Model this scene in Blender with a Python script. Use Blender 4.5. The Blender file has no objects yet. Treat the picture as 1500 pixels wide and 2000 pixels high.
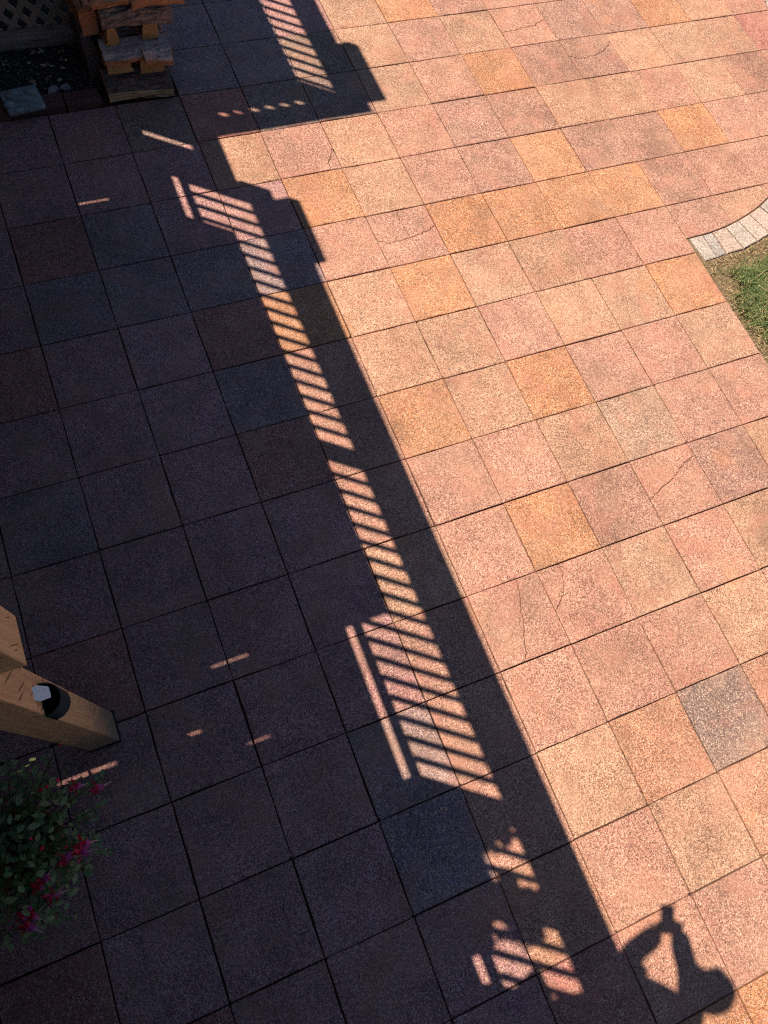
import bpy, bmesh, math, random
from mathutils import Vector, Matrix, noise
random.seed(7)
R = random.Random(11)
C = bpy.context.scene.collection
sc = bpy.context.scene

# ------------------------------------------------------------------ camera
CAM = Vector((-2.7461, -2.4103, 3.5616))
RIGHT = Vector((0.92361, -0.36170, 0.12696))
DOWN = Vector((-0.30317, -0.89192, -0.33550))
FWD = Vector((0.23459, 0.27138, -0.93344))
cam = bpy.data.cameras.new('camera')
co = bpy.data.objects.new('camera', cam); C.objects.link(co)
m = Matrix((RIGHT, -DOWN, -FWD)).transposed().to_4x4(); m.translation = CAM
co.matrix_world = m
cam.sensor_fit = 'HORIZONTAL'; cam.sensor_width = 36
cam.lens = 36 * 1307.57 / 1500
cam.shift_x = 46.52 / 1500; cam.shift_y = 75.4 / 1500
cam.clip_start = 0.02; cam.clip_end = 2000
sc.camera = co

# ------------------------------------------------------------------ light
SX, SY = 0.466, -0.350                                  # how far a shadow falls per metre of height
to_sun = Vector((-SX, -SY, 1)).normalized()
w = bpy.data.worlds.new('World'); sc.world = w; w.use_nodes = True
nt = w.node_tree; nt.nodes.clear()
sky = nt.nodes.new('ShaderNodeTexSky'); sky.sky_type = 'NISHITA'; sky.sun_disc = False
sky.ozone_density = 3.0; sky.dust_density = 0.7; sky.altitude = 600; sky.sun_elevation = math.asin(to_sun.z); sky.sun_rotation = math.atan2(to_sun.x, to_sun.y)
bg = nt.nodes.new('ShaderNodeBackground'); bg.inputs[1].default_value = 0.051
wo = nt.nodes.new('ShaderNodeOutputWorld')
nt.links.new(sky.outputs[0], bg.inputs[0]); nt.links.new(bg.outputs[0], wo.inputs[0])
sl = bpy.data.lights.new('sun', 'SUN'); sl.energy = 5.0; sl.angle = math.radians(0.46); sl.color = (1.0, 0.82, 0.63)
so = bpy.data.objects.new('sun', sl); C.objects.link(so)
so.rotation_euler = to_sun.to_track_quat('Z', 'Y').to_euler()
so.location = (-6, 4, 12)
sc.view_settings.view_transform = 'Standard'; sc.view_settings.look = 'None'
sc.view_settings.gamma = 1; sc.view_settings.use_curve_mapping = False
sc.view_settings.exposure = 0.67
sc.cycles.filter_width = 1.15; sc.cycles.use_denoising = False

# ------------------------------------------------------------------ materials
def mat(name, rough=0.85):
    m = bpy.data.materials.new(name); m.use_nodes = True
    n = m.node_tree; b = n.nodes['Principled BSDF']; b.inputs['Roughness'].default_value = rough
    b.inputs['Specular IOR Level'].default_value = 0.25
    return m, n, b
def N(n, t, **k):
    x = n.nodes.new(t)
    for a, v in k.items():
        if a in x.bl_rna.properties.keys(): setattr(x, a, v)
        else: x.inputs[a].default_value = v
    return x
def L(n, a, b): n.links.new(a, b)
def ramp(n, fac, stops, interp='LINEAR'):
    r = n.nodes.new('ShaderNodeValToRGB'); r.color_ramp.interpolation = interp
    e = r.color_ramp.elements
    while len(e) < len(stops): e.new(0.5)
    for i, (p, c) in enumerate(stops):
        e[i].position = p; e[i].color = (c, c, c, 1) if not hasattr(c, '__len__') else (*c, 1)
    L(n, fac, r.inputs[0]); return r.outputs[0]
def mix(n, fac, a, b, mode='MIX'):
    x = n.nodes.new('ShaderNodeMix'); x.data_type = 'RGBA'; x.blend_type = mode
    for s, v in ((x.inputs[0], fac), (x.inputs[6], a), (x.inputs[7], b)):
        if hasattr(v, 'links') or hasattr(v, 'is_linked'): L(n, v, s)
        else: s.default_value = v if not hasattr(v, '__len__') else (*v, 1)[:4]
    return x.outputs[2]
def coords(n, per_object=True, scale=(1, 1, 1)):
    t = N(n, 'ShaderNodeTexCoord'); v = t.outputs['Object']
    if per_object:
        oi = N(n, 'ShaderNodeObjectInfo')
        ml = N(n, 'ShaderNodeMath', operation='MULTIPLY'); ml.inputs[1].default_value = 41.0
        L(n, oi.outputs['Random'], ml.inputs[0])
        ad = N(n, 'ShaderNodeVectorMath', operation='ADD'); L(n, v, ad.inputs[0]); L(n, ml.outputs[0], ad.inputs[1]); v = ad.outputs[0]
    if scale != (1, 1, 1):
        mp = N(n, 'ShaderNodeMapping'); mp.inputs['Scale'].default_value = scale
        L(n, v, mp.inputs[0]); v = mp.outputs[0]
    return v
def bump(n, b, h, strength, dist):
    x = N(n, 'ShaderNodeBump'); x.inputs['Strength'].default_value = strength; x.inputs['Distance'].default_value = dist
    L(n, h, x.inputs['Height']); L(n, x.outputs[0], b.inputs['Normal'])
def noise_tex(n, v, scale, detail=3, rough=0.55):
    t = N(n, 'ShaderNodeTexNoise'); t.inputs['Scale'].default_value = scale; t.inputs['Detail'].default_value = detail
    t.inputs['Roughness'].default_value = rough; L(n, v, t.inputs['Vector']); return t.outputs['Fac']
def voro(n, v, scale, feature='F1'):
    t = N(n, 'ShaderNodeTexVoronoi'); t.feature = feature; t.inputs['Scale'].default_value = scale; L(n, v, t.inputs['Vector']); return t

def speckled(name, base=None, grain=180.0, cream=(0.78, 0.56, 0.42), dark=(0.085, 0.045, 0.04), k=1.0, stains=True):
    """washed aggregate concrete: chips of stone in a coloured binder"""
    m, n, b = mat(name, 0.85)
    v = coords(n)
    if base is None:
        oi = N(n, 'ShaderNodeObjectInfo'); col = oi.outputs['Color']
    else:
        rg = N(n, 'ShaderNodeRGB'); rg.outputs[0].default_value = (*base, 1); col = rg.outputs[0]
    warp = N(n, 'ShaderNodeTexNoise'); warp.inputs['Scale'].default_value = 90; L(n, v, warp.inputs['Vector'])
    wv = N(n, 'ShaderNodeVectorMath', operation='MULTIPLY_ADD'); wv.inputs[1].default_value = (0.008,) * 3
    L(n, warp.outputs['Color'], wv.inputs[0]); L(n, v, wv.inputs[2])
    vo = voro(n, wv.outputs[0], grain); vo2 = voro(n, wv.outputs[0], grain * 1.55)
    s = N(n, 'ShaderNodeSeparateColor'); L(n, vo.outputs['Color'], s.inputs[0])
    s2 = N(n, 'ShaderNodeSeparateColor'); L(n, vo2.outputs['Color'], s2.inputs[0])
    tone = ramp(n, s.outputs[0], [(0.0, 1 - 0.5 * k), (0.25, 1 - 0.2 * k), (0.6, 1 + 0.05 * k), (1.0, 1 + 0.5 * k)])
    col = mix(n, 1.0, col, tone, 'MULTIPLY')
    col = mix(n, 1.0, col, ramp(n, s2.outputs[0], [(0.0, 0.6), (0.5, 1.0), (1.0, 1.35)]), 'MULTIPLY')
    col = mix(n, ramp(n, s.outputs[1], [(0.80, 0.0), (0.83, 0.6)]), col, cream)
    col = mix(n, ramp(n, s2.outputs[1], [(0.18, 0.85), (0.21, 0.0)]), col, dark)
    if stains:
        big = noise_tex(n, v, 3.2, 4, 0.6)
        col = mix(n, ramp(n, big, [(0.50, 0.0), (0.72, 0.38)]), col, (0.20, 0.135, 0.10))
        g = N(n, 'ShaderNodeNewGeometry')
        drift = noise_tex(n, g.outputs['Position'], 2.6, 5, 0.6)                    # weathering that runs across the joints
        col = mix(n, ramp(n, drift, [(0.46, 0.0), (0.66, 0.28)]), col, (0.50, 0.31, 0.22))
        grime = noise_tex(n, g.outputs['Position'], 0.9, 6, 0.65)
        col = mix(n, 1.0, col, ramp(n, grime, [(0.34, 0.80), (0.5, 1.0), (0.7, 1.06)]), 'MULTIPLY')
        hue = noise_tex(n, v, 5.5, 3)
        col = mix(n, ramp(n, hue, [(0.5, 0.0), (0.68, 0.35)]), col, (0.45, 0.20, 0.155))
        rust = noise_tex(n, g.outputs['Position'], 1.7, 4, 0.62)
        col = mix(n, ramp(n, rust, [(0.60, 0.0), (0.70, 0.28)]), col, (0.55, 0.24, 0.10))
    pale = noise_tex(n, v, 7.0, 3)
    col = mix(n, 1.0, col, ramp(n, pale, [(0.3, 0.88), (0.7, 1.1)]), 'MULTIPLY')
    L(n, col, b.inputs['Base Color'])
    h = N(n, 'ShaderNodeMath', operation='ADD'); L(n, s.outputs[0], h.inputs[0]); L(n, vo.outputs['Distance'], h.inputs[1])
    bump(n, b, h.outputs[0], 0.55, 0.0022)
    return m

def timber(name, light, dark, axis='z', rough=0.7, checks=True, stretch=14.0, weathered=0.0, slant=0.0, foot=False):
    m, n, b = mat(name, rough)
    s = {'x': (1, stretch, stretch), 'y': (stretch, 1, stretch), 'z': (stretch, stretch, 1)}[axis]
    v = coords(n, True, s)
    g1 = noise_tex(n, v, 3.0, 5, 0.6)
    wv = N(n, 'ShaderNodeTexWave'); wv.wave_type = 'BANDS'; wv.bands_direction = 'DIAGONAL'
    wv.inputs['Scale'].default_value = 1.3; wv.inputs['Distortion'].default_value = 7; wv.inputs['Detail'].default_value = 2; wv.inputs['Detail Scale'].default_value = 0.8
    L(n, v, wv.inputs['Vector'])
    col = mix(n, ramp(n, g1, [(0.3, 0.0), (0.75, 1.0)]), light, dark)
    col = mix(n, ramp(n, wv.outputs['Fac'], [(0.55, 0.0), (0.95, 0.35)]), col, dark)
    v2 = coords(n, True, {'x': (1.2, 16, 16), 'y': (16, 1.2, 16), 'z': (16, 16, 1.2)}[axis])
    if checks:
        if slant:
            mp = N(n, 'ShaderNodeMapping'); mp.inputs['Rotation'].default_value = (slant, 0, 0); mp.inputs['Scale'].default_value = (34, 34, 2.6)
            mp.vector_type = 'TEXTURE'; mp.inputs['Scale'].default_value = (1 / 34, 1 / 34, 1 / 3.2); L(n, coords(n), mp.inputs[0])
            ck = noise_tex(n, mp.outputs[0], 2.4, 1, 0.3)
            col = mix(n, ramp(n, ck, [(0.685, 0.0), (0.705, 0.75)]), col, (0.09, 0.045, 0.02))
            kn = voro(n, coords(n, True, (6, 6, 2.2)), 1.3); col = mix(n, ramp(n, kn.outputs['Distance'], [(0.05, 0.6), (0.13, 0.0)]), col, (0.16, 0.075, 0.03))
        else:
            ck = noise_tex(n, v2, 4.5, 2, 0.4)
            col = mix(n, ramp(n, ck, [(0.655, 0.0), (0.675, 0.85)]), col, (0.05, 0.025, 0.012))
    if weathered:
        gr = noise_tex(n, coords(n), 5.0, 4)
        col = mix(n, ramp(n, gr, [(0.35, 0.0), (0.7, weathered)]), col, (0.22, 0.19, 0.18))
    if foot:                                                    # rain splash greying the lowest stretch of the post, with a ragged edge
        tc = N(n, 'ShaderNodeTexCoord'); sp = N(n, 'ShaderNodeSeparateXYZ'); L(n, tc.outputs['Object'], sp.inputs[0])
        rg = N(n, 'ShaderNodeMath', operation='MULTIPLY_ADD'); rg.inputs[1].default_value = -0.5; L(n, noise_tex(n, coords(n, True, (8, 8, 3)), 2.5, 4), rg.inputs[0]); L(n, sp.outputs[2], rg.inputs[2])
        col = mix(n, ramp(n, rg.outputs[0], [(0.0, 0.75), (0.32, 0.0)]), col, (0.30, 0.235, 0.18))
    L(n, col, b.inputs['Base Color'])
    bump(n, b, g1, 0.35, 0.003)
    return m

def bark(name, a, c):
    m, n, b = mat(name, 0.95)
    v = coords(n, True, (9, 30, 30))
    r = noise_tex(n, v, 2.2, 6, 0.7)
    col = mix(n, ramp(n, r, [(0.32, 0.0), (0.62, 1.0)]), a, c)
    mo = noise_tex(n, coords(n), 9, 4)
    col = mix(n, ramp(n, mo, [(0.55, 0), (0.75, 0.5)]), col, (0.03, 0.022, 0.02))
    L(n, col, b.inputs['Base Color']); bump(n, b, r, 1.0, 0.012)
    return m

def plain(name, col, rough=0.6, var=0.0, scale=20.0, spec=0.3, metal=0.0):
    m, n, b = mat(name, rough); b.inputs['Specular IOR Level'].default_value = spec; b.inputs['Metallic'].default_value = metal
    v = coords(n)
    f = noise_tex(n, v, scale, 4)
    L(n, mix(n, 1.0, col, ramp(n, f, [(0.25, 1 - var), (0.75, 1 + var)]), 'MULTIPLY'), b.inputs['Base Color'])
    return m

def leafy(name, a, c, trans=0.25, rough=0.45):
    m, n, b = mat(name, rough)
    oi = N(n, 'ShaderNodeObjectInfo'); g = N(n, 'ShaderNodeNewGeometry')
    rnd = N(n, 'ShaderNodeMath', operation='FRACT'); ad = N(n, 'ShaderNodeMath', operation='ADD')
    L(n, oi.outputs['Random'], ad.inputs[0]); L(n, g.outputs['Random Per Island'], ad.inputs[1]); L(n, ad.outputs[0], rnd.inputs[0])
    col = mix(n, rnd.outputs[0], a, c)
    L(n, mix(n, 1.0, col, ramp(n, noise_tex(n, coords(n), 60, 2), [(0.3, 0.8), (0.7, 1.2)]), 'MULTIPLY'), b.inputs['Base Color'])
    b.inputs['Subsurface Weight'].default_value = 0.0
    tr = N(n, 'ShaderNodeBsdfTranslucent'); L(n, col, tr.inputs[0])
    ms = N(n, 'ShaderNodeMixShader'); ms.inputs[0].default_value = trans
    out = n.nodes['Material Output']
    L(n, b.outputs[0], ms.inputs[1]); L(n, tr.outputs[0], ms.inputs[2]); L(n, ms.outputs[0], out.inputs[0])
    return m

def earthy(name, a, c, e, scale=35.0, rough=0.95):
    m, n, b = mat(name, rough)
    v = coords(n, False)
    f = noise_tex(n, v, scale, 6, 0.65); f2 = noise_tex(n, v, 6, 4)
    col = mix(n, ramp(n, f, [(0.35, 0), (0.65, 1)]), a, c)
    col = mix(n, ramp(n, f2, [(0.45, 0), (0.7, 0.7)]), col, e)
    L(n, col, b.inputs['Base Color']); bump(n, b, f, 0.9, 0.008)
    return m

M_PAVER = speckled('washed_aggregate')
M_EDGE = speckled('edging_granite', None, 170, (0.62, 0.55, 0.5), (0.16, 0.12, 0.115), 0.75, False)
M_BRICK = speckled('red_paver', None, 220, (0.30, 0.2, 0.17), (0.05, 0.025, 0.022), 0.5, False)
M_POST = timber('fresh_fir', (0.82, 0.56, 0.33), (0.60, 0.36, 0.185), 'z', slant=.55, foot=True)
M_BEAM = timber('fresh_fir_beam', (0.82, 0.56, 0.33), (0.60, 0.36, 0.185), 'z', slant=.3)
M_DECKX = timber('deck_timber_across', (0.24, 0.16, 0.105), (0.14, 0.09, 0.06), 'x')
M_DECKY = timber('deck_timber_along', (0.24, 0.16, 0.105), (0.14, 0.09, 0.06), 'y')
M_BALUSTER = timber('deck_timber_upright', (0.13, 0.085, 0.06), (0.075, 0.048, 0.035), 'z')
M_LATH = timber('weathered_lath', (0.62, 0.44, 0.32), (0.46, 0.32, 0.225), 'x', 0.9, False)
M_SLEEPER = timber('weathered_timber', (0.46, 0.34, 0.27), (0.26, 0.19, 0.15), 'x', 0.9, True, 14, 0.3)
M_BARK = bark('grey_bark', (0.11, 0.08, 0.07), (0.50, 0.40, 0.36))
M_BARKD = bark('dark_bark', (0.06, 0.042, 0.038), (0.28, 0.205, 0.18))
M_CUT = timber('split_wood_orange', (0.66, 0.33, 0.17), (0.46, 0.20, 0.09), 'x', 0.85, True, 10)
M_CUTY = timber('split_wood_yellow', (0.72, 0.49, 0.27), (0.54, 0.31, 0.15), 'x', 0.85, True, 10)
M_END = timber('sawn_end', (0.72, 0.45, 0.20), (0.52, 0.27, 0.11), 'y', 0.9, False, 3)
M_GREYW = timber('weathered_split_face', (0.62, 0.54, 0.50), (0.42, 0.34, 0.315), 'x', 0.9, True, 16)
M_SOIL = earthy('dark_soil', (0.018, 0.014, 0.012), (0.05, 0.042, 0.036), (0.03, 0.03, 0.022))
M_LAWNSOIL = earthy('dry_soil', (0.12, 0.085, 0.055), (0.23, 0.165, 0.11), (0.15, 0.125, 0.07), 70)
M_SAND = earthy('joint_sand', (0.035, 0.022, 0.018), (0.075, 0.048, 0.036), (0.05, 0.032, 0.026), 80)
M_PEBBLE = plain('pebble', (0.16, 0.15, 0.14), 0.8, 0.5, 30)
M_DRYLEAF = leafy('dry_leaf', (0.50, 0.40, 0.22), (0.62, 0.55, 0.40), 0.2, 0.8)
M_PLAQUE = plain('blue_grey_cast_stone', (0.27, 0.31, 0.315), 0.85, 0.45, 28)
M_SLATE = plain('grey_slate', (0.30, 0.30, 0.31), 0.8, 0.3, 40)
M_BLACK = plain('black_plastic', (0.022, 0.022, 0.025), 0.42, 0.2, 60, 0.5)
M_BLACKIN = plain('matt_black_lining', (0.006, 0.006, 0.006), 0.95, 0.1, 40, 0.05)
M_WHITEP = plain('sky_reflection_plate', (0.70, 0.85, 0.98), 0.15, 0.08, 25, 0.5)  # reflected sky painted in as a pale blue base colour
M_BLACKPOST = plain('black_stain', (0.012, 0.011, 0.012), 0.9, 0.3, 30, 0.1)
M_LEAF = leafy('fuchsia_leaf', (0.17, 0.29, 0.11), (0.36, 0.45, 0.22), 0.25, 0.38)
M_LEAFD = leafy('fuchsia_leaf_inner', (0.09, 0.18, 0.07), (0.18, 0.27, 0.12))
M_STEM = plain('red_stem', (0.14, 0.05, 0.03), 0.6, 0.3)
M_PETAL = leafy('fuchsia_sepal', (0.86, 0.03, 0.10), (0.90, 0.08, 0.20), 0.3, 0.5)
M_COROLLA = leafy('fuchsia_corolla', (0.62, 0.09, 0.36), (0.72, 0.18, 0.46), 0.3, 0.5)
M_STAMEN = plain('fuchsia_stamen', (0.75, 0.45, 0.5), 0.5, 0.1)
M_TERRA = plain('terracotta', (0.34, 0.14, 0.07), 0.85, 0.2)
M_GRASS = leafy('grass_blade', (0.075, 0.135, 0.045), (0.26, 0.335, 0.15), 0.3, 0.35)
M_STRAW = leafy('dry_grass_blade', (0.42, 0.33, 0.16), (0.56, 0.47, 0.28), 0.2, 0.7)
M_SKYBLOCK = earthy('block_hedge_leaves', (0.016, 0.034, 0.014), (0.045, 0.08, 0.03), (0.03, 0.055, 0.02), 22)
M_DUFF = leafy('brown_thatch', (0.10, 0.075, 0.04), (0.20, 0.15, 0.08), 0.1, 0.8)
M_LAWN = earthy('far_lawn', (0.04, 0.075, 0.02), (0.07, 0.11, 0.03), (0.06, 0.085, 0.03), 50)
M_SKIN = plain('skin', (0.50, 0.30, 0.21), 0.5, 0.06)
M_SHIRT = plain('grey_cotton', (0.25, 0.27, 0.31), 0.9, 0.08, 60)
M_TROUSER = plain('blue_denim', (0.06, 0.09, 0.16), 0.9, 0.15, 60)
M_HAIR = plain('brown_hair', (0.05, 0.03, 0.02), 0.6, 0.3, 60)
M_SHOE = plain('shoe', (0.05, 0.05, 0.05), 0.7, 0.1)
M_SIDING = plain('painted_siding', (0.36, 0.33, 0.30), 0.8, 0.06, 3)
M_GLASS = plain('window_glass', (0.05, 0.06, 0.07), 0.08, 0.05, 5, 0.8)

# ------------------------------------------------------------------ helpers
def tag(o, label=None, cat=None, group=None, kind=None):
    for k, v in (('label', label), ('category', cat), ('group', group), ('kind', kind)):
        if v: o[k] = v
    return o
def empty(name, loc, label=None, cat=None, group=None):
    o = bpy.data.objects.new(name, None); C.objects.link(o); o.location = loc; o.empty_display_size = 0.1
    return tag(o, label, cat, group)
def link(name, me, parent=None, loc=None, rot=None):
    o = bpy.data.objects.new(name, me); C.objects.link(o)
    if parent is not None:
        o.parent = parent
    if loc is not None: o.location = loc
    if rot is not None: o.rotation_euler = rot
    return o
class MB:
    def __init__(s): s.v = []; s.f = []; s.m = []
    def add(s, v, f, mi=0):
        o = len(s.v); s.v += [tuple(p) for p in v]; s.f += [tuple(i + o for i in q) for q in f]; s.m += [mi] * len(f)
    def box(s, a, b, mi=0, bev=0.0):
        (x0, y0, z0), (x1, y1, z1) = a, b
        if bev <= 0:
            v = [(x, y, z) for z in (z0, z1) for y in (y0, y1) for x in (x0, x1)]
            s.add(v, [(0, 2, 3, 1), (4, 5, 7, 6), (0, 1, 5, 4), (2, 6, 7, 3), (0, 4, 6, 2), (1, 3, 7, 5)], mi); return
        bm = bmesh.new(); bmesh.ops.create_cube(bm, size=1)
        for p in bm.verts: p.co = Vector(((p.co.x + .5) * (x1 - x0) + x0, (p.co.y + .5) * (y1 - y0) + y0, (p.co.z + .5) * (z1 - z0) + z0))
        bmesh.ops.bevel(bm, geom=bm.edges[:], offset=bev, segments=2, affect='EDGES', profile=0.6)
        bm.verts.index_update(); s.add([p.co[:] for p in bm.verts], [[p.index for p in q.verts] for q in bm.faces], mi); bm.free()
    def tube(s, pts, rad, seg=6, mi=0):
        pts = [Vector(p) for p in pts]; rings = []
        if not hasattr(rad, '__len__'): rad = [rad] * len(pts)
        for i, p in enumerate(pts):
            t = (pts[min(i + 1, len(pts) - 1)] - pts[max(i - 1, 0)]).normalized()
            u = t.orthogonal().normalized(); w_ = t.cross(u)
            rings.append([p + (u * math.cos(6.2832 * k / seg) + w_ * math.sin(6.2832 * k / seg)) * rad[i] for k in range(seg)])
        v = [q for r in rings for q in r]; f = []
        for i in range(len(pts) - 1):
            for k in range(seg):
                f.append((i * seg + k, i * seg + (k + 1) % seg, (i + 1) * seg + (k + 1) % seg, (i + 1) * seg + k))
        f.append(tuple(range(seg))[::-1]); f.append(tuple((len(pts) - 1) * seg + k for k in range(seg)))
        s.add(v, f, mi)
    def mesh(s, name, mats, smooth=False):
        me = bpy.data.meshes.new(name); me.from_pydata(s.v, [], s.f)
        for q in (mats if isinstance(mats, (list, tuple)) else [mats]): me.materials.append(q)
        for p, k in zip(me.polygons, s.m): p.material_index = k; p.use_smooth = smooth
        me.update(); return me
    def build(s, name, mats, parent=None, smooth=False, origin=None):
        if origin is not None:
            o = Vector(origin); s.v = [tuple(Vector(p) - o) for p in s.v]
        return link(name, s.mesh(name, mats, smooth), parent, origin)
def clip(poly, a, b):
    """keep the part of poly on the left of a->b"""
    out = []
    side = lambda p: (b[0] - a[0]) * (p[1] - a[1]) - (b[1] - a[1]) * (p[0] - a[0])
    for i in range(len(poly)):
        p, q = poly[i], poly[(i + 1) % len(poly)]; sp, sq = side(p), side(q)
        if sp >= 0: out.append(p)
        if (sp >= 0) != (sq >= 0):
            t = sp / (sp - sq); out.append((p[0] + (q[0] - p[0]) * t, p[1] + (q[1] - p[1]) * t))
    return out

# ------------------------------------------------------------------ ground
def sheet(name, x0, y0, x1, y1, z, mat_, nx=1, ny=1, amp=0.0, fs=3.0):
    v = []; f = []
    for j in range(ny + 1):
        for i in range(nx + 1):
            x = x0 + (x1 - x0) * i / nx; y = y0 + (y1 - y0) * j / ny
            v.append((x, y, z + (amp * noise.fractal(Vector((x, y, 0)) * fs, 1.0, 2.0, 4) if amp else 0)))
    for j in range(ny):
        for i in range(nx):
            a = j * (nx + 1) + i; f.append((a, a + 1, a + nx + 2, a + nx + 1))
    mb = MB(); mb.add(v, f); return tag(mb.build(name, mat_, None, amp > 0), kind='structure')
sheet('ground', -600, -600, 600, 600, -0.12, M_LAWN)

# patio of square washed aggregate pavers
S = 0.4572
# edging curve: inner (patio side) line, patio lies on its left
CURVE = [(1.386, .136), (1.516, .137), (1.607, .143), (1.743, .158), (1.881, .187), (2.014, .223), (2.148, .268), (2.275, .327), (2.395, .395), (2.512, .475), (2.625, .567),
         (2.73, .667), (2.828, .775), (2.918, .89), (3.0, 1.01), (3.075, 1.135), (3.143, 1.265), (3.205, 1.4), (3.262, 1.538), (3.315, 1.678), (3.365, 1.82), (3.412, 1.964), (3.457, 2.108), (3.5, 2.253), (3.541, 2.4), (3.58, 2.55), (3.617, 2.7)]
CURVE = [(x + (.12 * (k - 16) / 10 if k > 16 else 0), y) for k, (x, y) in enumerate(CURVE)]
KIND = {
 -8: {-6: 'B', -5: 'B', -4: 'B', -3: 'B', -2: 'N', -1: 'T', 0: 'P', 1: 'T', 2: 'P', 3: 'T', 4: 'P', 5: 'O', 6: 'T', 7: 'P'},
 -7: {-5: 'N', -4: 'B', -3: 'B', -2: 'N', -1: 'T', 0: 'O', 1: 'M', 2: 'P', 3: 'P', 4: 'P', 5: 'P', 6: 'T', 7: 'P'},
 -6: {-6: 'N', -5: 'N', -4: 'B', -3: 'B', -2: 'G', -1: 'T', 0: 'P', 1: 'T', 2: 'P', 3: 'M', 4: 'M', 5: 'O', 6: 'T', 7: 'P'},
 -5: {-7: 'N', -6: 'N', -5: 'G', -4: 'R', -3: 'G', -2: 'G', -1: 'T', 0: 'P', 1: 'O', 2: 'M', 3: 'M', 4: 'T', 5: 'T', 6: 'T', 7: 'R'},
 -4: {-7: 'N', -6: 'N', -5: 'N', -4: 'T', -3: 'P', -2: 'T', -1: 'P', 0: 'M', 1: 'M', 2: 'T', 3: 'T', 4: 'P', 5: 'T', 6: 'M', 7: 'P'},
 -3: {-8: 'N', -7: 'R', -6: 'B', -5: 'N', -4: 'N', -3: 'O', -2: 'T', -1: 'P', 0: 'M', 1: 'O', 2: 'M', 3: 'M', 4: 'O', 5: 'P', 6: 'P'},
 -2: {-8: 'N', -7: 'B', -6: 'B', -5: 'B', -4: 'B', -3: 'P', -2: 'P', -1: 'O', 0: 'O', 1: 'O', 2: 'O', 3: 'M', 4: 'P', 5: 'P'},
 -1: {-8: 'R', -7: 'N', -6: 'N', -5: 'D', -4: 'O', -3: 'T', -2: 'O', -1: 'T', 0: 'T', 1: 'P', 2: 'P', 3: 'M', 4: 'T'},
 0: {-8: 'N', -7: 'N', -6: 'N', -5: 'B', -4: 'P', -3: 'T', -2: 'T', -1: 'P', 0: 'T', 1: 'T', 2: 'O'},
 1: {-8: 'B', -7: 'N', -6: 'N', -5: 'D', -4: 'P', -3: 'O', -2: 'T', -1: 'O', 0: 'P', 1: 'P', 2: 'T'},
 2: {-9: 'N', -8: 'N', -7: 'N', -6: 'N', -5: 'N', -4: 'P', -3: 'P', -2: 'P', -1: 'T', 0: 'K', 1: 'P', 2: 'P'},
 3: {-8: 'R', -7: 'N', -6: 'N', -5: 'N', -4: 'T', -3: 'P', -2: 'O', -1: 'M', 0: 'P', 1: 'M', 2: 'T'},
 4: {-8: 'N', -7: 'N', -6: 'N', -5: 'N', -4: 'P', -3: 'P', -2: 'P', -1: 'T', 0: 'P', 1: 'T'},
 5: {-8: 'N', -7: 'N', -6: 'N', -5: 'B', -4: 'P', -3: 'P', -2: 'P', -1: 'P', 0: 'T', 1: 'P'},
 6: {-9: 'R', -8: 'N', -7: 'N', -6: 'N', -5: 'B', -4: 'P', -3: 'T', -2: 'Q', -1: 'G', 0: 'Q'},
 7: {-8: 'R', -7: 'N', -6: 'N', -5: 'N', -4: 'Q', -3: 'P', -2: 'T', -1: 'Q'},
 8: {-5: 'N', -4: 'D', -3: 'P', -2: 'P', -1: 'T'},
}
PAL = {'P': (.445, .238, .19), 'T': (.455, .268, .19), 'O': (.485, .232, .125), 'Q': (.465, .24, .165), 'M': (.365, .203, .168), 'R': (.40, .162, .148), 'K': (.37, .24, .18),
       'G': (.26, .188, .172), 'B': (.28, .207, .235), 'N': (.39, .213, .228), 'D': (.40, .172, .162)}  # N, B, D: pink, grey, red pavers with shade under the deck tinted in
patio = sheet('patio', -6.6, -6.2, 1.3716, 4.4, -0.018, M_SAND)
mb = MB()
fan = [(1.3716, .125)] + CURVE + [(3.75, 4.4), (1.3716, 4.4)]
for i in range(1, len(fan) - 1): mb.add([(*fan[0], -0.018), (*fan[i], -0.018), (*fan[i + 1], -0.018)], [(0, 1, 2)])
bed2 = mb.build('patio_bed', M_SAND, patio)

def slab(polys, depth=0.045, bev=0.0035, tilt=(0, 0)):
    """thick slabs with a worn upper edge, polys counter-clockwise in local metres"""
    mb = MB()
    for p in polys:
        n = len(p); cx = sum(a for a, _ in p) / n; cy = sum(a for _, a in p) / n
        area = sum(p[i][0] * p[(i + 1) % n][1] - p[(i + 1) % n][0] * p[i][1] for i in range(n))
        if area < 0: p = p[::-1]
        ins = []
        for i in range(n):
            a, b, c = Vector(p[i - 1]), Vector(p[i]), Vector(p[(i + 1) % n])
            d1 = (b - a).normalized(); d2 = (c - b).normalized()
            nn = Vector((-d1.y - d2.y, d1.x + d2.x)); nn = nn.normalized() if nn.length > 1e-6 else Vector((-d1.y, d1.x))
            k = bev / max(0.5, nn.dot(Vector((-d1.y, d1.x)))); ins.append(b + nn * k)
        zt = lambda x, y: tilt[0] * x + tilt[1] * y
        v = [(q.x, q.y, zt(q.x, q.y)) for q in ins] + [(x, y, zt(x, y) - bev * 0.8) for x, y in p] + [(x, y, -depth) for x, y in p]
        f = [tuple(range(n))]
        for i in range(n):
            j = (i + 1) % n
            f.append((i + n, j + n, j, i)); f.append((i + 2 * n, j + 2 * n, j + n, i + n))
        mb.add(v, f)
    return mb
T = S - 0.0057
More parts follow.
